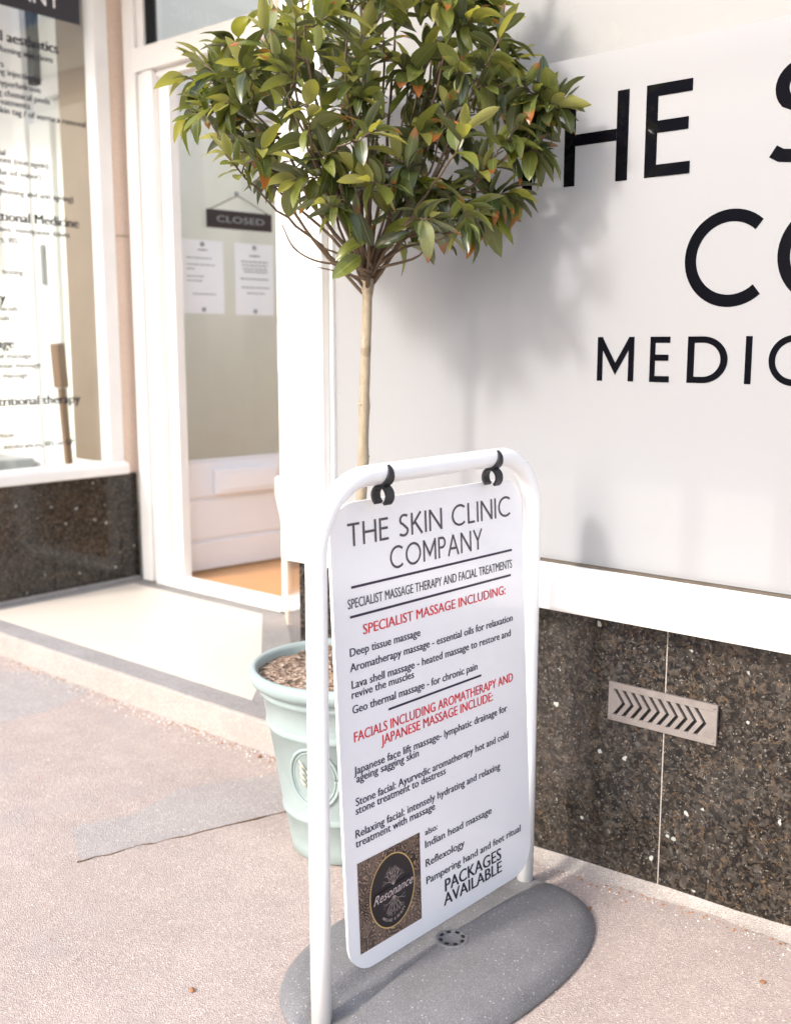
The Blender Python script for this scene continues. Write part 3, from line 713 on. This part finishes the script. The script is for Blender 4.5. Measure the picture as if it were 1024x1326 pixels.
# ================================================================== BAY TREE
FW = Vector((-sin(YAW), cos(YAW), 0)); RT = Vector((cos(YAW), sin(YAW), 0)); UP = Vector((0, 0, 1))
FORK = Vector((-1.537, -.276, 1.315))
tree = thing('bay_tree', 'standard bay tree with bare slim trunk and loose leafy crown', 'tree', PC+Vector((0, 0, .39)))
TO = PC+Vector((0, 0, .39))
tl_ = lambda p: Vector(p)-TO
tp = smoothpath([PC+Vector((0, 0, .36)), PC+Vector((.010, .0, .60)), PC+(FORK-PC)*.62+Vector((.004, .003, 0)), FORK-Vector((.008, .002, .22)), FORK], 10)
rr = random.Random(5)
rad = []
for i, p in enumerate(tp):
    t = i/(len(tp)-1); r = .0132-.0030*t
    for kz in (.56, .66, .80, .93, 1.04, 1.22): r += .0022*math.exp(-((p.z-kz)/.010)**2)
    rad.append(r+rr.uniform(-.0003, .0003))
rad[-1] = .016; rad[-2] = .0135
V, F = tubegeo([tl_(p) for p in tp], rad, 14); poly('trunk', V, F, 'bark', tree, True)
for kz, a in ((.66, .4), (.93, 2.2), (1.04, -.7), (.80, -1.2)):
    i = min(range(len(tp)), key=lambda j: abs(tp[j].z-kz)); d = Vector((cos(a-.9), sin(a-.9), .35)).normalized()
    V, F = tubegeo([tl_(tp[i]), tl_(tp[i]+d*.016)], [.0050, .0034], 8); poly('knot', V, F, 'bark', tree, True)

# crown layout: (across, up) of each leafy tip in hundredths of the crown frame, centred on the crown axis
tips = [(-220,55),(-190,15),(-240,-5),(-160,25),(-200,-45),(-225,20),(-178,62),(-100,125),(-110,75),(-50,125),(20,135),(90,135),(150,145),(170,95),(110,55),(40,55),(-30,55),(-90,15),(-60,-45),(-140,-35),
        (0,-15),(60,-25),(120,-15),(150,-65),(200,-15),(240,15),(230,-45),(190,-95),(110,-95),(130,-135),(60,-85),(-15,-80),(-70,-100),(80,-130),(20,-110),(-40,-70),(40,-65),(-150,105),(-10,205),(70,215),(-90,195),(140,205),(-40,255),(50,265),
        (-130,60),(-75,85),(75,95),(200,40),(175,35),(-20,15),(30,-50),(-115,-75),(95,15),(215,5),(165,-120),(-15,100),(130,110),(-60,160),(110,170),(30,175),(255,20),(-245,45)]
K = 1/1359.5; D0 = 2.235
def crown_pt(px, up, d):
    D = D0+d; return Vector((CAM.x, CAM.y, 0))+FW*D+RT*((px*(.955 if px < 0 else .915)-25)*K*D)+UP*(1.17+(284+up)*K*D)
rr = random.Random(11)
nodes = []
for n_, (px, up) in enumerate(tips):
    rho = min(1, sqrt((px/270)**2+((up-20)/250)**2)); half = .34*sqrt(max(.05, 1-rho*rho))
    for rep in range(3 if rho < .80 else 2):
        d = rr.uniform(-half, half) if rep == 0 else rr.uniform(.0, half)
        if rep == 0 and rho < .8: d = -abs(d)*rr.uniform(.5, 1)
        p = crown_pt(px+rr.uniform(-6, 6)+(rr.uniform(-26, 26) if rep and rho < .72 else (-.10*px+rr.uniform(-12, 12) if rep else 0)), up+rr.uniform(-6, 6)+(rr.uniform(-26, 26) if rep else 0), d)
        it = 0
        while p.y > -.085 and it < 60: d -= .012; p = crown_pt(px, up, d); it += 1
        nodes.append(p)
# main boughs from the fork, secondary ones from the nearest bough
mains = []
order = sorted(nodes, key=lambda p: -(p-FORK).length)
def bough(p0, d0, p1, bow, r0, r1, rng, sub=5):
    L = (p1-p0).length; side = Vector((rng.uniform(-1, 1), rng.uniform(-1, 1), rng.uniform(-.2, .6)))*.07*L
    pts = [p0, p0+d0*L*.33, p0+(p1-p0)*.66+side+UP*bow*L*.4, p1]
    path = smoothpath(pts, sub); n = len(path)
    path = [q+Vector((rng.uniform(-1, 1), rng.uniform(-1, 1), rng.uniform(-1, 1)))*.003 if 0 < i < n-1 else q for i, q in enumerate(path)]
    return path, [r0+(r1-r0)*i/(n-1) for i in range(n)]
rr = random.Random(21); paths = []
chosen = []
for p in order:
    if all((p-q).length > .13 for q in chosen): chosen.append(p)
    if len(chosen) >= 30: break
for p in chosen:
    d = (p-FORK); d.z = abs(d.z)*.6+.12; d.normalize()
    base_ = FORK+Vector((rr.uniform(-.006, .006), rr.uniform(-.006, .006), rr.uniform(-.05, .03)))
    path, rad = bough(base_, d, p, -.06, rr.uniform(.0034, .0054), .0016, rr); paths.append((path, rad, 0))
for p in nodes:
    if p in chosen: continue
    best = None
    for (path, rad, lv) in paths:
        if lv > 1: continue
        for i in range(2, len(path)-2):
            q = path[i]; dirv = (path[i+1]-path[i-1]).normalized(); v = p-q
            c_ = v.length*(1.6-.9*v.normalized().dot(dirv))+(.05 if q.z > p.z else 0)
            if best is None or c_ < best[0]: best = (c_, q, dirv, rad[i], lv)
    _, q, dirv, r_, lv = best
    path, rad = bough(q, (dirv+(p-q).normalized()).normalized(), p, .05, min(r_*.8, .0042), .0017, rr, 4); paths.append((path, rad, lv+1))
for path, rad, lv in paths:
    V, F = tubegeo([tl_(p) for p in path], rad, 7); poly('branch', V, F, 'branch_bark', tree, True)
# bare twigs under the crown, on the door side
for pts in ([(-5,-190),(-40,-182),(-80,-176),(-108,-160),(-123,-132)], [(-10,-196),(-45,-170),(-70,-160),(-80,-150)], [(-12,-200),(-40,-192),(-78,-184)], [(-5,-185),(-35,-120),(-70,-75),(-100,-55)], [(5,-180),(40,-160),(90,-150),(120,-125)], [(5,-185),(60,-170),(75,-140)]):
    pp = smoothpath([tl_(crown_pt(a, b, .03-.0004*abs(a))) for a, b in pts], 5); V, F = tubegeo(pp, [.0034-.0022*i/(len(pp)-1) for i in range(len(pp))], 6); poly('twig', V, F, 'branch_bark', tree, True)

# leaf shapes
def leaf_mesh(mat, bend, fold, wid, wave, seed):
    n = 8; V, F, UV = [], [], []; rg = random.Random(seed)
    for i in range(n+1):
        t = i/n; wd = wid*(max(0, sin(pi*t**.92)))**.62*(1-.10*t) if 0 < i < n else (.02 if i == 0 else .0)
        z = -bend*t*t+.02*sin(t*3); x = t*(1-.12*bend)
        for k in (-1, 0, 1):
            V.append((x, k*wd*.5*cos(fold), z+abs(k)*wd*.5*sin(fold)+(wave*sin(t*9+k*1.3+seed)*abs(k) if 0 < i < n else 0))); UV.append((t, .5+.5*k))
    for i in range(n):
        for k in range(2): F.append((3*i+k, 3*i+3+k, 3*i+4+k, 3*i+1+k))
    me = bpy.data.meshes.new('leaf'); me.from_pydata(V, [], F); uvl = me.uv_layers.new(name='UVMap')
    for l in me.loops: uvl.data[l.index].uv = UV[l.vertex_index]
    for p in me.polygons: p.use_smooth = True
    me.materials.append(M[mat]); me.update(); return me
LM = {}
for mt in ('leaf_dark', 'leaf_mid', 'leaf_young_lit', 'leaf_pale', 'leaf_scorched'):
    LM[mt] = [leaf_mesh(mt, b, f, w_, wv_, s) for s, (b, f, w_, wv_) in enumerate(((.12, .30, .50, .012), (.32, .50, .44, .022), (.55, .35, .50, .026), (-.10, .60, .42, .016)))]
rr = random.Random(33); leaves = []
def put_leaf(p, d, up, size, mt):
    d = d.normalized(); y = up.cross(d)
    if y.length < 1e-3: y = d.orthogonal()
    y.normalize(); z = d.cross(y)
    m = Matrix((d, y, z)).transposed().to_4x4(); m = m @ Matrix.Rotation(rr.uniform(-.5, .5), 4, 'X')
    m = m @ Matrix.Diagonal((size, size*rr.uniform(.85, 1.12), size, 1)); m.translation = p
    tip = m @ Vector((1, 0, 0))
    if tip.y > -.03: return
    leaves.append((m, mt, rr.randrange(4)))
centre = crown_pt(10, 20, 0)
for path, rad, lv in paths:
    tipp = path[-1]; td = (path[-1]-path[-3]).normalized(); out = (tipp-centre)
    outer = min(1, out.length/.40); sunny = (out.normalized().dot(to_sun)+1)/2*.6+outer*.4  # sunlight painted in: sunward and outer shoots draw lighter leaf colours
    nl = rr.randint(7, 10)
    for k in range(nl):
        a = k*2.4+rr.uniform(-.4, .4); back = .004+.009*k*rr.uniform(.7, 1.2)
        j = len(path)-1; pos = tipp; rem = back
        while j > 1 and rem > (path[j]-path[j-1]).length: rem -= (path[j]-path[j-1]).length; j -= 1
        pos = path[j]+(path[j-1]-path[j]).normalized()*rem
        o1 = td.orthogonal().normalized(); o2 = td.cross(o1); rad_ = o1*cos(a)+o2*sin(a)
        spread = .35+.95*min(1, k/6.)
        d = td*(1.0-.35*spread)+rad_*spread+UP*rr.uniform(-.25, .22)-UP*.10*k/6
        if rr.random() < .12: d -= UP*rr.uniform(.5, 1.3)
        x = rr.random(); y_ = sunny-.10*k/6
        mt = 'leaf_young_lit' if (k < 3 and x < .32+.60*y_) else ('leaf_scorched' if x > .945 else 'leaf_pale' if x > .905 else 'leaf_mid' if x < .12+.62*y_ else 'leaf_dark')
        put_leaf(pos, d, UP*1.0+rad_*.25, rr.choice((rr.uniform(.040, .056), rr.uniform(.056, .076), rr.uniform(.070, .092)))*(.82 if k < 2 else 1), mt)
    # a few leaves further down the shoot
    for k in range(rr.randint(1, 3) if lv else 1):
        i = rr.randint(max(1, len(path)//2), len(path)-3) if len(path) > 6 else 2
        if (path[i]-FORK).length < .20: continue
        q = path[i]; tt = (path[i+1]-path[i-1]).normalized(); a = rr.uniform(0, 6.28); o1 = tt.orthogonal().normalized(); o2 = tt.cross(o1)
        put_leaf(q, tt*.5+(o1*cos(a)+o2*sin(a))*.9-UP*rr.uniform(0, .4), UP, rr.uniform(.055, .085), rr.choice(['leaf_dark', 'leaf_dark', 'leaf_mid', 'leaf_scorched']))
for a, b, dx, dz, mt in ((-10,-150,-.6,-.25,'leaf_mid'), (0,-160,.5,.25,'leaf_dark'), (-20,-170,-.5,-.4,'leaf_mid'), (12,-145,.8,.4,'leaf_mid'), (-5,-158,-.2,.5,'leaf_dark')):
    put_leaf(crown_pt(a, b, -.03), RT*dx+UP*dz-FW*.3, UP*.6-FW, .08, mt)
# the 300 leaves that show largest are objects; the rest are one joined part
leaves.sort(key=lambda L: (L[0].translation-CAM).dot(FW)-(.12 if 'dark' not in L[1] else 0))
Mi = Matrix.Translation(-TO)
for m, mt, k in leaves[:300]:
    o = bpy.data.objects.new('leaf', LM[mt][k]); COL.objects.link(o); o.parent = tree; o.matrix_local = Mi @ m
V, F, UVs, MI = [], [], [], []; keys = list(LM)
for m, mt, k in leaves[300:]:
    me = LM[mt][k]; o_ = len(V); mm = Mi @ m; V += [mm @ v.co for v in me.vertices]
    for p in me.polygons:
        F.append(tuple(i+o_ for i in p.vertices)); MI.append(keys.index(mt)); UVs += [tuple(me.uv_layers[0].data[l].uv) for l in p.loop_indices]
me = bpy.data.meshes.new('foliage'); me.from_pydata([tuple(v) for v in V], [], F); uvl = me.uv_layers.new(name='UVMap')
for i, uv in enumerate(UVs): uvl.data[i].uv = uv
for p, mi in zip(me.polygons, MI): p.material_index = mi; p.use_smooth = True
for k_ in keys: me.materials.append(M[k_])
fo = bpy.data.objects.new('foliage', me); COL.objects.link(fo); fo.parent = tree; fo['kind'] = 'stuff'
print('leaves', len(leaves), 'branches', len(paths))

# ================================================================== SWING SIGN
sign = thing('swing_sign', 'white tubular pavement sign with hanging lettered panel and grey base', 'pavement sign', (-1.19, -.45, 0), radians(-2))
FX = -.002; UL, UR, FTOP, TR = -.350, .298, .955, .0180
R_ = .125
def fxu(u): return .022-(u-UL)*.032/.648        # the frame stands a touch askew of the panel
path = [(FX, UL, .004), (FX, UL, .3), (FX, UL, .6), (FX, UL, FTOP-R_)]
path += [(FX, UL+R_-R_*cos(a), FTOP-R_+R_*sin(a)) for a in [pi/2*i/12 for i in range(1, 13)]]
path += [(FX, UR-R_+R_*sin(a), FTOP-R_+R_*cos(a)) for a in [pi/2*i/12 for i in range(0, 13)]]
path += [(FX, UR, .6), (FX, UR, .3), (FX, UR, .004)]
tube('frame', [(fxu(p[1]), p[1], p[2]) for p in path], TR, 'white_metal', sign, 20)
TT = math.tan(radians(3))
def pm(e): return lambda u, v: (-(v-.5)*TT+e, u, v)
# panel with rounded corners
def rrect(u0, u1, v0, v1, r, n=8):
    P = []
    for cx, cy, a0 in ((u1-r, v1-r, 0), (u0+r, v1-r, 90), (u0+r, v0+r, 180), (u1-r, v0+r, 270)):
        P += [(cx+r*cos(radians(a0+90*i/n)), cy+r*sin(radians(a0+90*i/n))) for i in range(n+1)]
    return P
bm = bmesh.new(); pr_ = rrect(-.280, .272, .057, .906, .060)
f0 = [bm.verts.new(pm(.0)(u, v)) for u, v in pr_]; f1 = [bm.verts.new(pm(-.006)(u, v)) for u, v in pr_]
bm.faces.new(f0); bm.faces.new(f1[::-1])
for i in range(len(pr_)): bm.faces.new((f0[i], f1[i], f1[(i+1) % len(pr_)], f0[(i+1) % len(pr_)]))
panel = frombm('panel', bm, 'panel_white', sign)
E1 = .0006
# heading in drawn capitals
def heading(words, u0, u1, v, cap, wt, mat):
    tot = 0; seq = []
    for wi, wd in enumerate(words):
        if wi: tot += .62*cap
        for ci, ch in enumerate(wd):
            if ci: tot += .155*cap
            seq.append((ch, tot)); tot += strokes(ch, wt)[0]*cap
    sx = (u1-u0)/tot
    for ch, x in seq: letter('letter', ch, lambda u, vv, k: pm(E1+.0002*k)(u, v+vv), mat, panel, u0+x*sx, cap, wt, sx)
heading(['THE', 'SKIN', 'CLINIC'], -.238, .231, .8295, .0405, .112, 'grey_ink')
heading(['COMPANY'], -.134, .135, .7745, .0405, .112, 'grey_ink')
def rule(u0, u1, v, th, mat): 
    m_ = pm(E1); poly('rule', [m_(u0, v), m_(u1, v), m_(u1, v+th), m_(u0, v+th)], [(0, 1, 2, 3)], mat, panel)
rule(-.235, .232, .756, .0045, 'violet_ink'); rule(-.241, .226, .7045, .0045, 'violet_ink'); rule(-.154, .119, .518, .0042, 'violet_ink')
body = [('SPECIALIST MASSAGE THERAPY AND FACIAL TREATMENTS', -.245, .231, .7215, .0170, .012, 'grey_ink'),
 ('SPECIALIST MASSAGE INCLUDING:', -.210, .206, .6705, .0180, .022, 'red_ink'),
 ('Deep tissue massage', -.245, -.060, .6375, .0145, .018, 'violet_ink'),
 ('Aromatherapy massage - essential oils for relaxation', -.246, .228, .6105, .0145, .018, 'violet_ink'),
 ('Lava shell massage - heated massage to restore and', -.244, .220, .5800, .0145, .018, 'violet_ink'),
 ('revive the muscles', -.245, -.082, .5625, .0140, .018, 'violet_ink'),
 ('Geo thermal massage - for chronic pain', -.245, .107, .5350, .0145, .018, 'violet_ink'),
 ('FACIALS INCLUDING AROMATHERAPY AND', -.244, .224, .4835, .0180, .022, 'red_ink'),
 ('JAPANESE MASSAGE INCLUDE:', -.176, .154, .4595, .0180, .022, 'red_ink'),
 ('Japanese face lift massage- lymphatic drainage for', -.248, .201, .4250, .0145, .018, 'violet_ink'),
 ('ageing sagging skin', -.243, -.077, .4095, .0145, .018, 'violet_ink'),
 ('Stone facial: Ayurvedic aromatherapy hot and cold', -.247, .203, .3675, .0145, .018, 'violet_ink'),
 ('stone treatment to destress', -.248, -.001, .3520, .0145, .018, 'violet_ink'),
 ('Relaxing facial: intensely hydrating and relaxing', -.251, .172, .3095, .0145, .018, 'violet_ink'),
 ('treatment with massage', -.252, -.036, .2920, .0145, .018, 'violet_ink'),
 ('also:', -.067, -.031, .2500, .0120, .018, 'black_ink'),
 ('Indian head massage', -.068, .139, .2250, .0145, .018, 'black_ink'),
 ('Reflexology', -.068, .049, .1870, .0150, .018, 'black_ink'),
 ('Pampering hand and feet ritual', -.068, .237, .1525, .0145, .018, 'black_ink'),
 ('PACKAGES', -.014, .167, .1160, .0250, .026, 'black_ink'),
 ('AVAILABLE', -.019, .168, .0885, .0240, .026, 'black_ink')]
for txt, u0, u1, v, cap, wt, mat in body:
    write('lettering', txt, (lambda v: lambda u, vv: pm(E1)(u, v+vv))(v), mat, panel, u0, u1-u0, cap, 0, bold=wt*(1.7 if txt != txt.upper() else 1.25))
# printed picture: paisley ground, dark oval with gold rim, branching tree and script name
m_ = pm(E1); lp = poly('logo_print', [m_(-.252, .0915), m_(-.0855, .0915), m_(-.0825, .262), m_(-.251, .262)], [(0, 1, 2, 3)], 'paisley', sign)
OC = (-.163, .179); OA, OB = .0605, .070
m_ = pm(E1+.0004); ring = [m_(OC[0]+OA*cos(2*pi*i/64), OC[1]+OB*sin(2*pi*i/64)) for i in range(64)]
poly('oval', ring, [tuple(range(64))], 'oval_black', lp)
m_ = pm(E1+.0008); V, F = [], []
for i in range(64):
    a = 2*pi*i/64
    for k in (.0, .0024): V.append(m_(OC[0]+(OA+.0008-k)*cos(a), OC[1]+(OB+.0008-k)*sin(a)))
poly('gold_rim', V, [(2*i, 2*i+1, (2*i+3) % 128, (2*i+2) % 128) for i in range(64)], 'gold', lp)
rg = random.Random(9); V, F = [], []; layer = [0]
def twigs(u, v, a, L, w_, dep):
    u2, v2 = u+L*cos(a), v+L*sin(a)*1.1; nx_, ny_ = -sin(a)*w_/2, cos(a)*w_/2; layer[0] += 1
    f_ = pm(E1+.0012+.0000015*layer[0]); o_ = len(V)
    V.extend([f_(u+nx_, v+ny_), f_(u-nx_, v-ny_), f_(u2-nx_*.6, v2-ny_*.6), f_(u2+nx_*.6, v2+ny_*.6)]); F.append((o_, o_+1, o_+2, o_+3))
    if dep:
        for s in (-1, 1): twigs(u2, v2, a+s*rg.uniform(.2, .55), L*rg.uniform(.62, .85), w_*.72, dep-1)
for sgn in (1, -1):
    for a in (-.85, -.45, -.12, .2, .55, .9): twigs(OC[0]+.002, OC[1]+sgn*.010, sgn*pi/2+a, .0125, .0013, 3)
poly('tree_emblem', V, F, 'branch_ink', lp)
f_ = pm(E1+.0020)
m2 = lambda u, v: f_(u, OC[1]-.010+v+(u-OC[0])*.06)
poly('script_band', [m2(OC[0]-.048, -.0008), m2(OC[0]+.052, -.0008), m2(OC[0]+.052, .020), m2(OC[0]-.048, .020)], [(0, 1, 2, 3)], 'oval_black', lp)
f_ = pm(E1+.0024)
m2b = lambda u, v: f_(u, OC[1]-.008+v+(u-OC[0])*.06)
write('script_name', 'Resonance', m2b, 'script_ink', lp, OC[0]-.053, .108, .0165, 0, .42)
for i, ch in enumerate('MASSAGE & BEAUTY'):
    if ch == ' ': continue
    a = radians(-128+76*i/15); cx_, cy_ = OC[0]+(OA-.012)*cos(a), OC[1]+(OB-.012)*sin(a); ta = a+pi/2
    write('small_letter', ch, lambda u, v, cx_=cx_, cy_=cy_, ta=ta: pm(E1+.0016)(cx_+u*cos(ta)-v*sin(ta), cy_+u*sin(ta)+v*cos(ta)), 'branch_ink', lp, -.002, None, .0052, .01)
# hanging clips
for uc in (-.188, .143):
    bm = bmesh.new(); wd = .0095; n = 16; FC = fxu(uc); cx_, cz_ = FC+.004, .918
    # C-shaped ring under the rail
    rows = []
    for i in range(n+1):
        a = radians(-55+290*i/n); rows.append([bm.verts.new((cx_+r*cos(a), uc+s*wd, cz_+r*sin(a))) for r, s in ((.0195, -1), (.0195, 1), (.0142, 1), (.0142, -1))])
    for p, q in zip(rows, rows[1:]):
        for k in range(4): bm.faces.new((p[k], p[(k+1) % 4], q[(k+1) % 4], q[k]))
    bm.faces.new(rows[0]); bm.faces.new(rows[-1][::-1])
    # claw over the front of the rail, ending in a point
    rows = []
    for i in range(9):
        t = i/8; a = radians(-75+128*t); r0, r1 = TR+.0005, TR+.0055-.003*t*t; hw = wd*(1-.75*max(0, t-.35)/.65)
        rows.append([bm.verts.new((FC+r*cos(a), uc+.006*t+s*hw, FTOP+r*sin(a))) for r, s in ((r1, -1), (r1, 1), (r0, 1), (r0, -1))])
    for p, q in zip(rows, rows[1:]):
        for k in range(4): bm.faces.new((p[k], p[(k+1) % 4], q[(k+1) % 4], q[k]))
    bm.faces.new(rows[0]); bm.faces.new(rows[-1][::-1])
    cl = frombm('hanging_clip', bm, 'black_rubber', sign)
# base: two rounded lobes with a channel between them for the frame
V, F = [], []; NR, NA = 26, 96; BX, BY = .058, -.040
def foot(a):
    c_, s_ = cos(a), sin(a); ax = .205 if c_ > 0 else .245; ay = .355; e = 2/2.35
    return (BX+ax*math.copysign(abs(c_)**e, c_), BY+ay*math.copysign(abs(s_)**e, s_))
def bz(x, y, q):
    top = .024+.027*(1-q**2.2)
    ch = math.exp(-((x-fxu(y)-.010)/.036)**8); top -= ch*.026*(1-.2*q)
    # notches where the legs drop in
    for yl in (UL, UR): top -= .014*math.exp(-((x-fxu(yl))/.028)**6-((y-yl)/.06)**4)
    k_ = max(0, min(1, (x-.098)/.06)); top += .012*k_*k_*(3-2*k_)*(1-q**4)
    edge = max(0, (q-.88)/.12); return max(.010, top-(.013*edge**2.2))
for j in range(NR+1):
    q = 1-(1-j/NR)**1.35
    for k in range(NA):
        fx, fy = foot(2*pi*k/NA); x, y = BX+(fx-BX)*q, BY+(fy-BY)*q; V.append((x, y, bz(x, y, q)))
for sc, z in ((1.012, .007), (1.010, .002), (.99, .0005)):
    for k in range(NA):
        fx, fy = foot(2*pi*k/NA); V.append((BX+(fx-BX)*sc, BY+(fy-BY)*sc, z))
NJ = NR+4
for j in range(NJ-1):
    for k in range(NA): F.append((j*NA+k, (j+1)*NA+k, (j+1)*NA+(k+1) % NA, j*NA+(k+1) % NA))
basep = poly('base', V, F, 'base_plastic', sign, True)
cz = bz(.066, -.048, .1)
cap_ = lathe('filler_cap', [(.032, -.004), (.032, .0010), (.0305, .0018), (.027, .0018), (.0265, .0008), (.0, .0008)], 'base_plastic', sign, 32, (.066, -.048, cz-.0005))
for i in range(8):
    a = 2*pi*i/8+.2; bm = bmesh.new(); addbox(bm, .019, .0245, -.004, .004, .0, .0012, 0, Matrix.Translation((.066, -.048, cz+.0006)) @ Matrix.Rotation(a, 4, 'Z'))
    frombm('cap_notch', bm, 'dark_gap', cap_)

# ================================================================== SMALL LITTER
rg = random.Random(17)
def bit(name, x, y, s, mat, label, cat, grp):
    bm = bmesh.new(); bmesh.ops.create_icosphere(bm, subdivisions=1, radius=1)
    for v in bm.verts: v.co = Vector((v.co.x*s*rg.uniform(.8, 1.5), v.co.y*s*rg.uniform(.6, 1.0), v.co.z*s*.45*rg.uniform(.7, 1.2)))
    o = frombm(name, bm, mat, None); o.location = (x, y, gz(x, y)+s*.40); o.rotation_euler = (0, 0, rg.uniform(0, 6)); tag(o, label, cat, grp); return o
for x, y, s_, lb_ in ((-1.052, -.209, .0075, 'brown leaf scrap lying right against the shadow of the sign base'), (-1.024, -.157, .006, 'small brown leaf scrap between sign base and granite wall'), (-.985, -.215, .007, 'orange leaf scrap a little out from the granite wall'),
  (-.641, -.191, .006, 'dark crumb alone on the pavement below the air vent side'), (-1.433, -.881, .007, 'brown seed on bare pavement beside the grey sign base'), (-2.17, -.045, .008, 'dry leaf scrap at the foot of the entrance step by the pot')):
    bit('fallen_leaf', x, y, s_, 'dry_leaf', lb_, 'leaf scrap', 'dry leaf scraps on the pavement')
# loose grit gathered along the step and the granite foot
V, F = [], []
def grain(x, y, s):
    z = gz(x, y); o_ = len(V); a = rg.uniform(0, 6)
    pts = [(cos(a)*s, sin(a)*s, 0), (cos(a+1.7)*s*.8, sin(a+1.7)*s*.8, 0), (cos(a+3.2)*s, sin(a+3.2)*s*.9, 0), (cos(a+4.6)*s*.7, sin(a+4.6)*s*.8, 0)]
    V.extend([(x+p[0], y+p[1], z+.0005) for p in pts]+[(x+rg.uniform(-.3, .3)*s, y+rg.uniform(-.3, .3)*s, z+s*.9)]); F.extend([(o_+k, o_+(k+1) % 4, o_+4) for k in range(4)])
for _ in range(420): grain(rg.uniform(-3.9, -2.05), -.016-abs(rg.gauss(0, .035)), rg.uniform(.0012, .0042))
for _ in range(260): x = rg.uniform(-1.95, 0); grain(x, -.045-abs(rg.gauss(0, .03)), rg.uniform(.001, .0034))
for _ in range(500): grain(rg.uniform(-3.6, .2), rg.uniform(-1.6, -.05), rg.uniform(.0008, .0024))
gr = poly('grit', V, F, 'pale_chip', None); gr['kind'] = 'stuff'; tag(gr, 'pale loose grit scattered along the step and wall foot', 'grit')
V, F = [], []
for _ in range(170): grain(rg.uniform(-3.9, -2.05), -.016-abs(rg.gauss(0, .025)), rg.uniform(.0015, .005))
for _ in range(170): x = rg.uniform(-1.95, 0); grain(x, -.030-abs(rg.gauss(0, .018)), rg.uniform(.0012, .0045))
for _ in range(90): grain(rg.uniform(-3.0, -.2), rg.uniform(-1.4, -.05), rg.uniform(.001, .0035))
gr = poly('debris', V, F, 'dry_leaf', None); gr['kind'] = 'stuff'; tag(gr, 'brown plant crumbs gathered along the step and wall foot', 'debris')
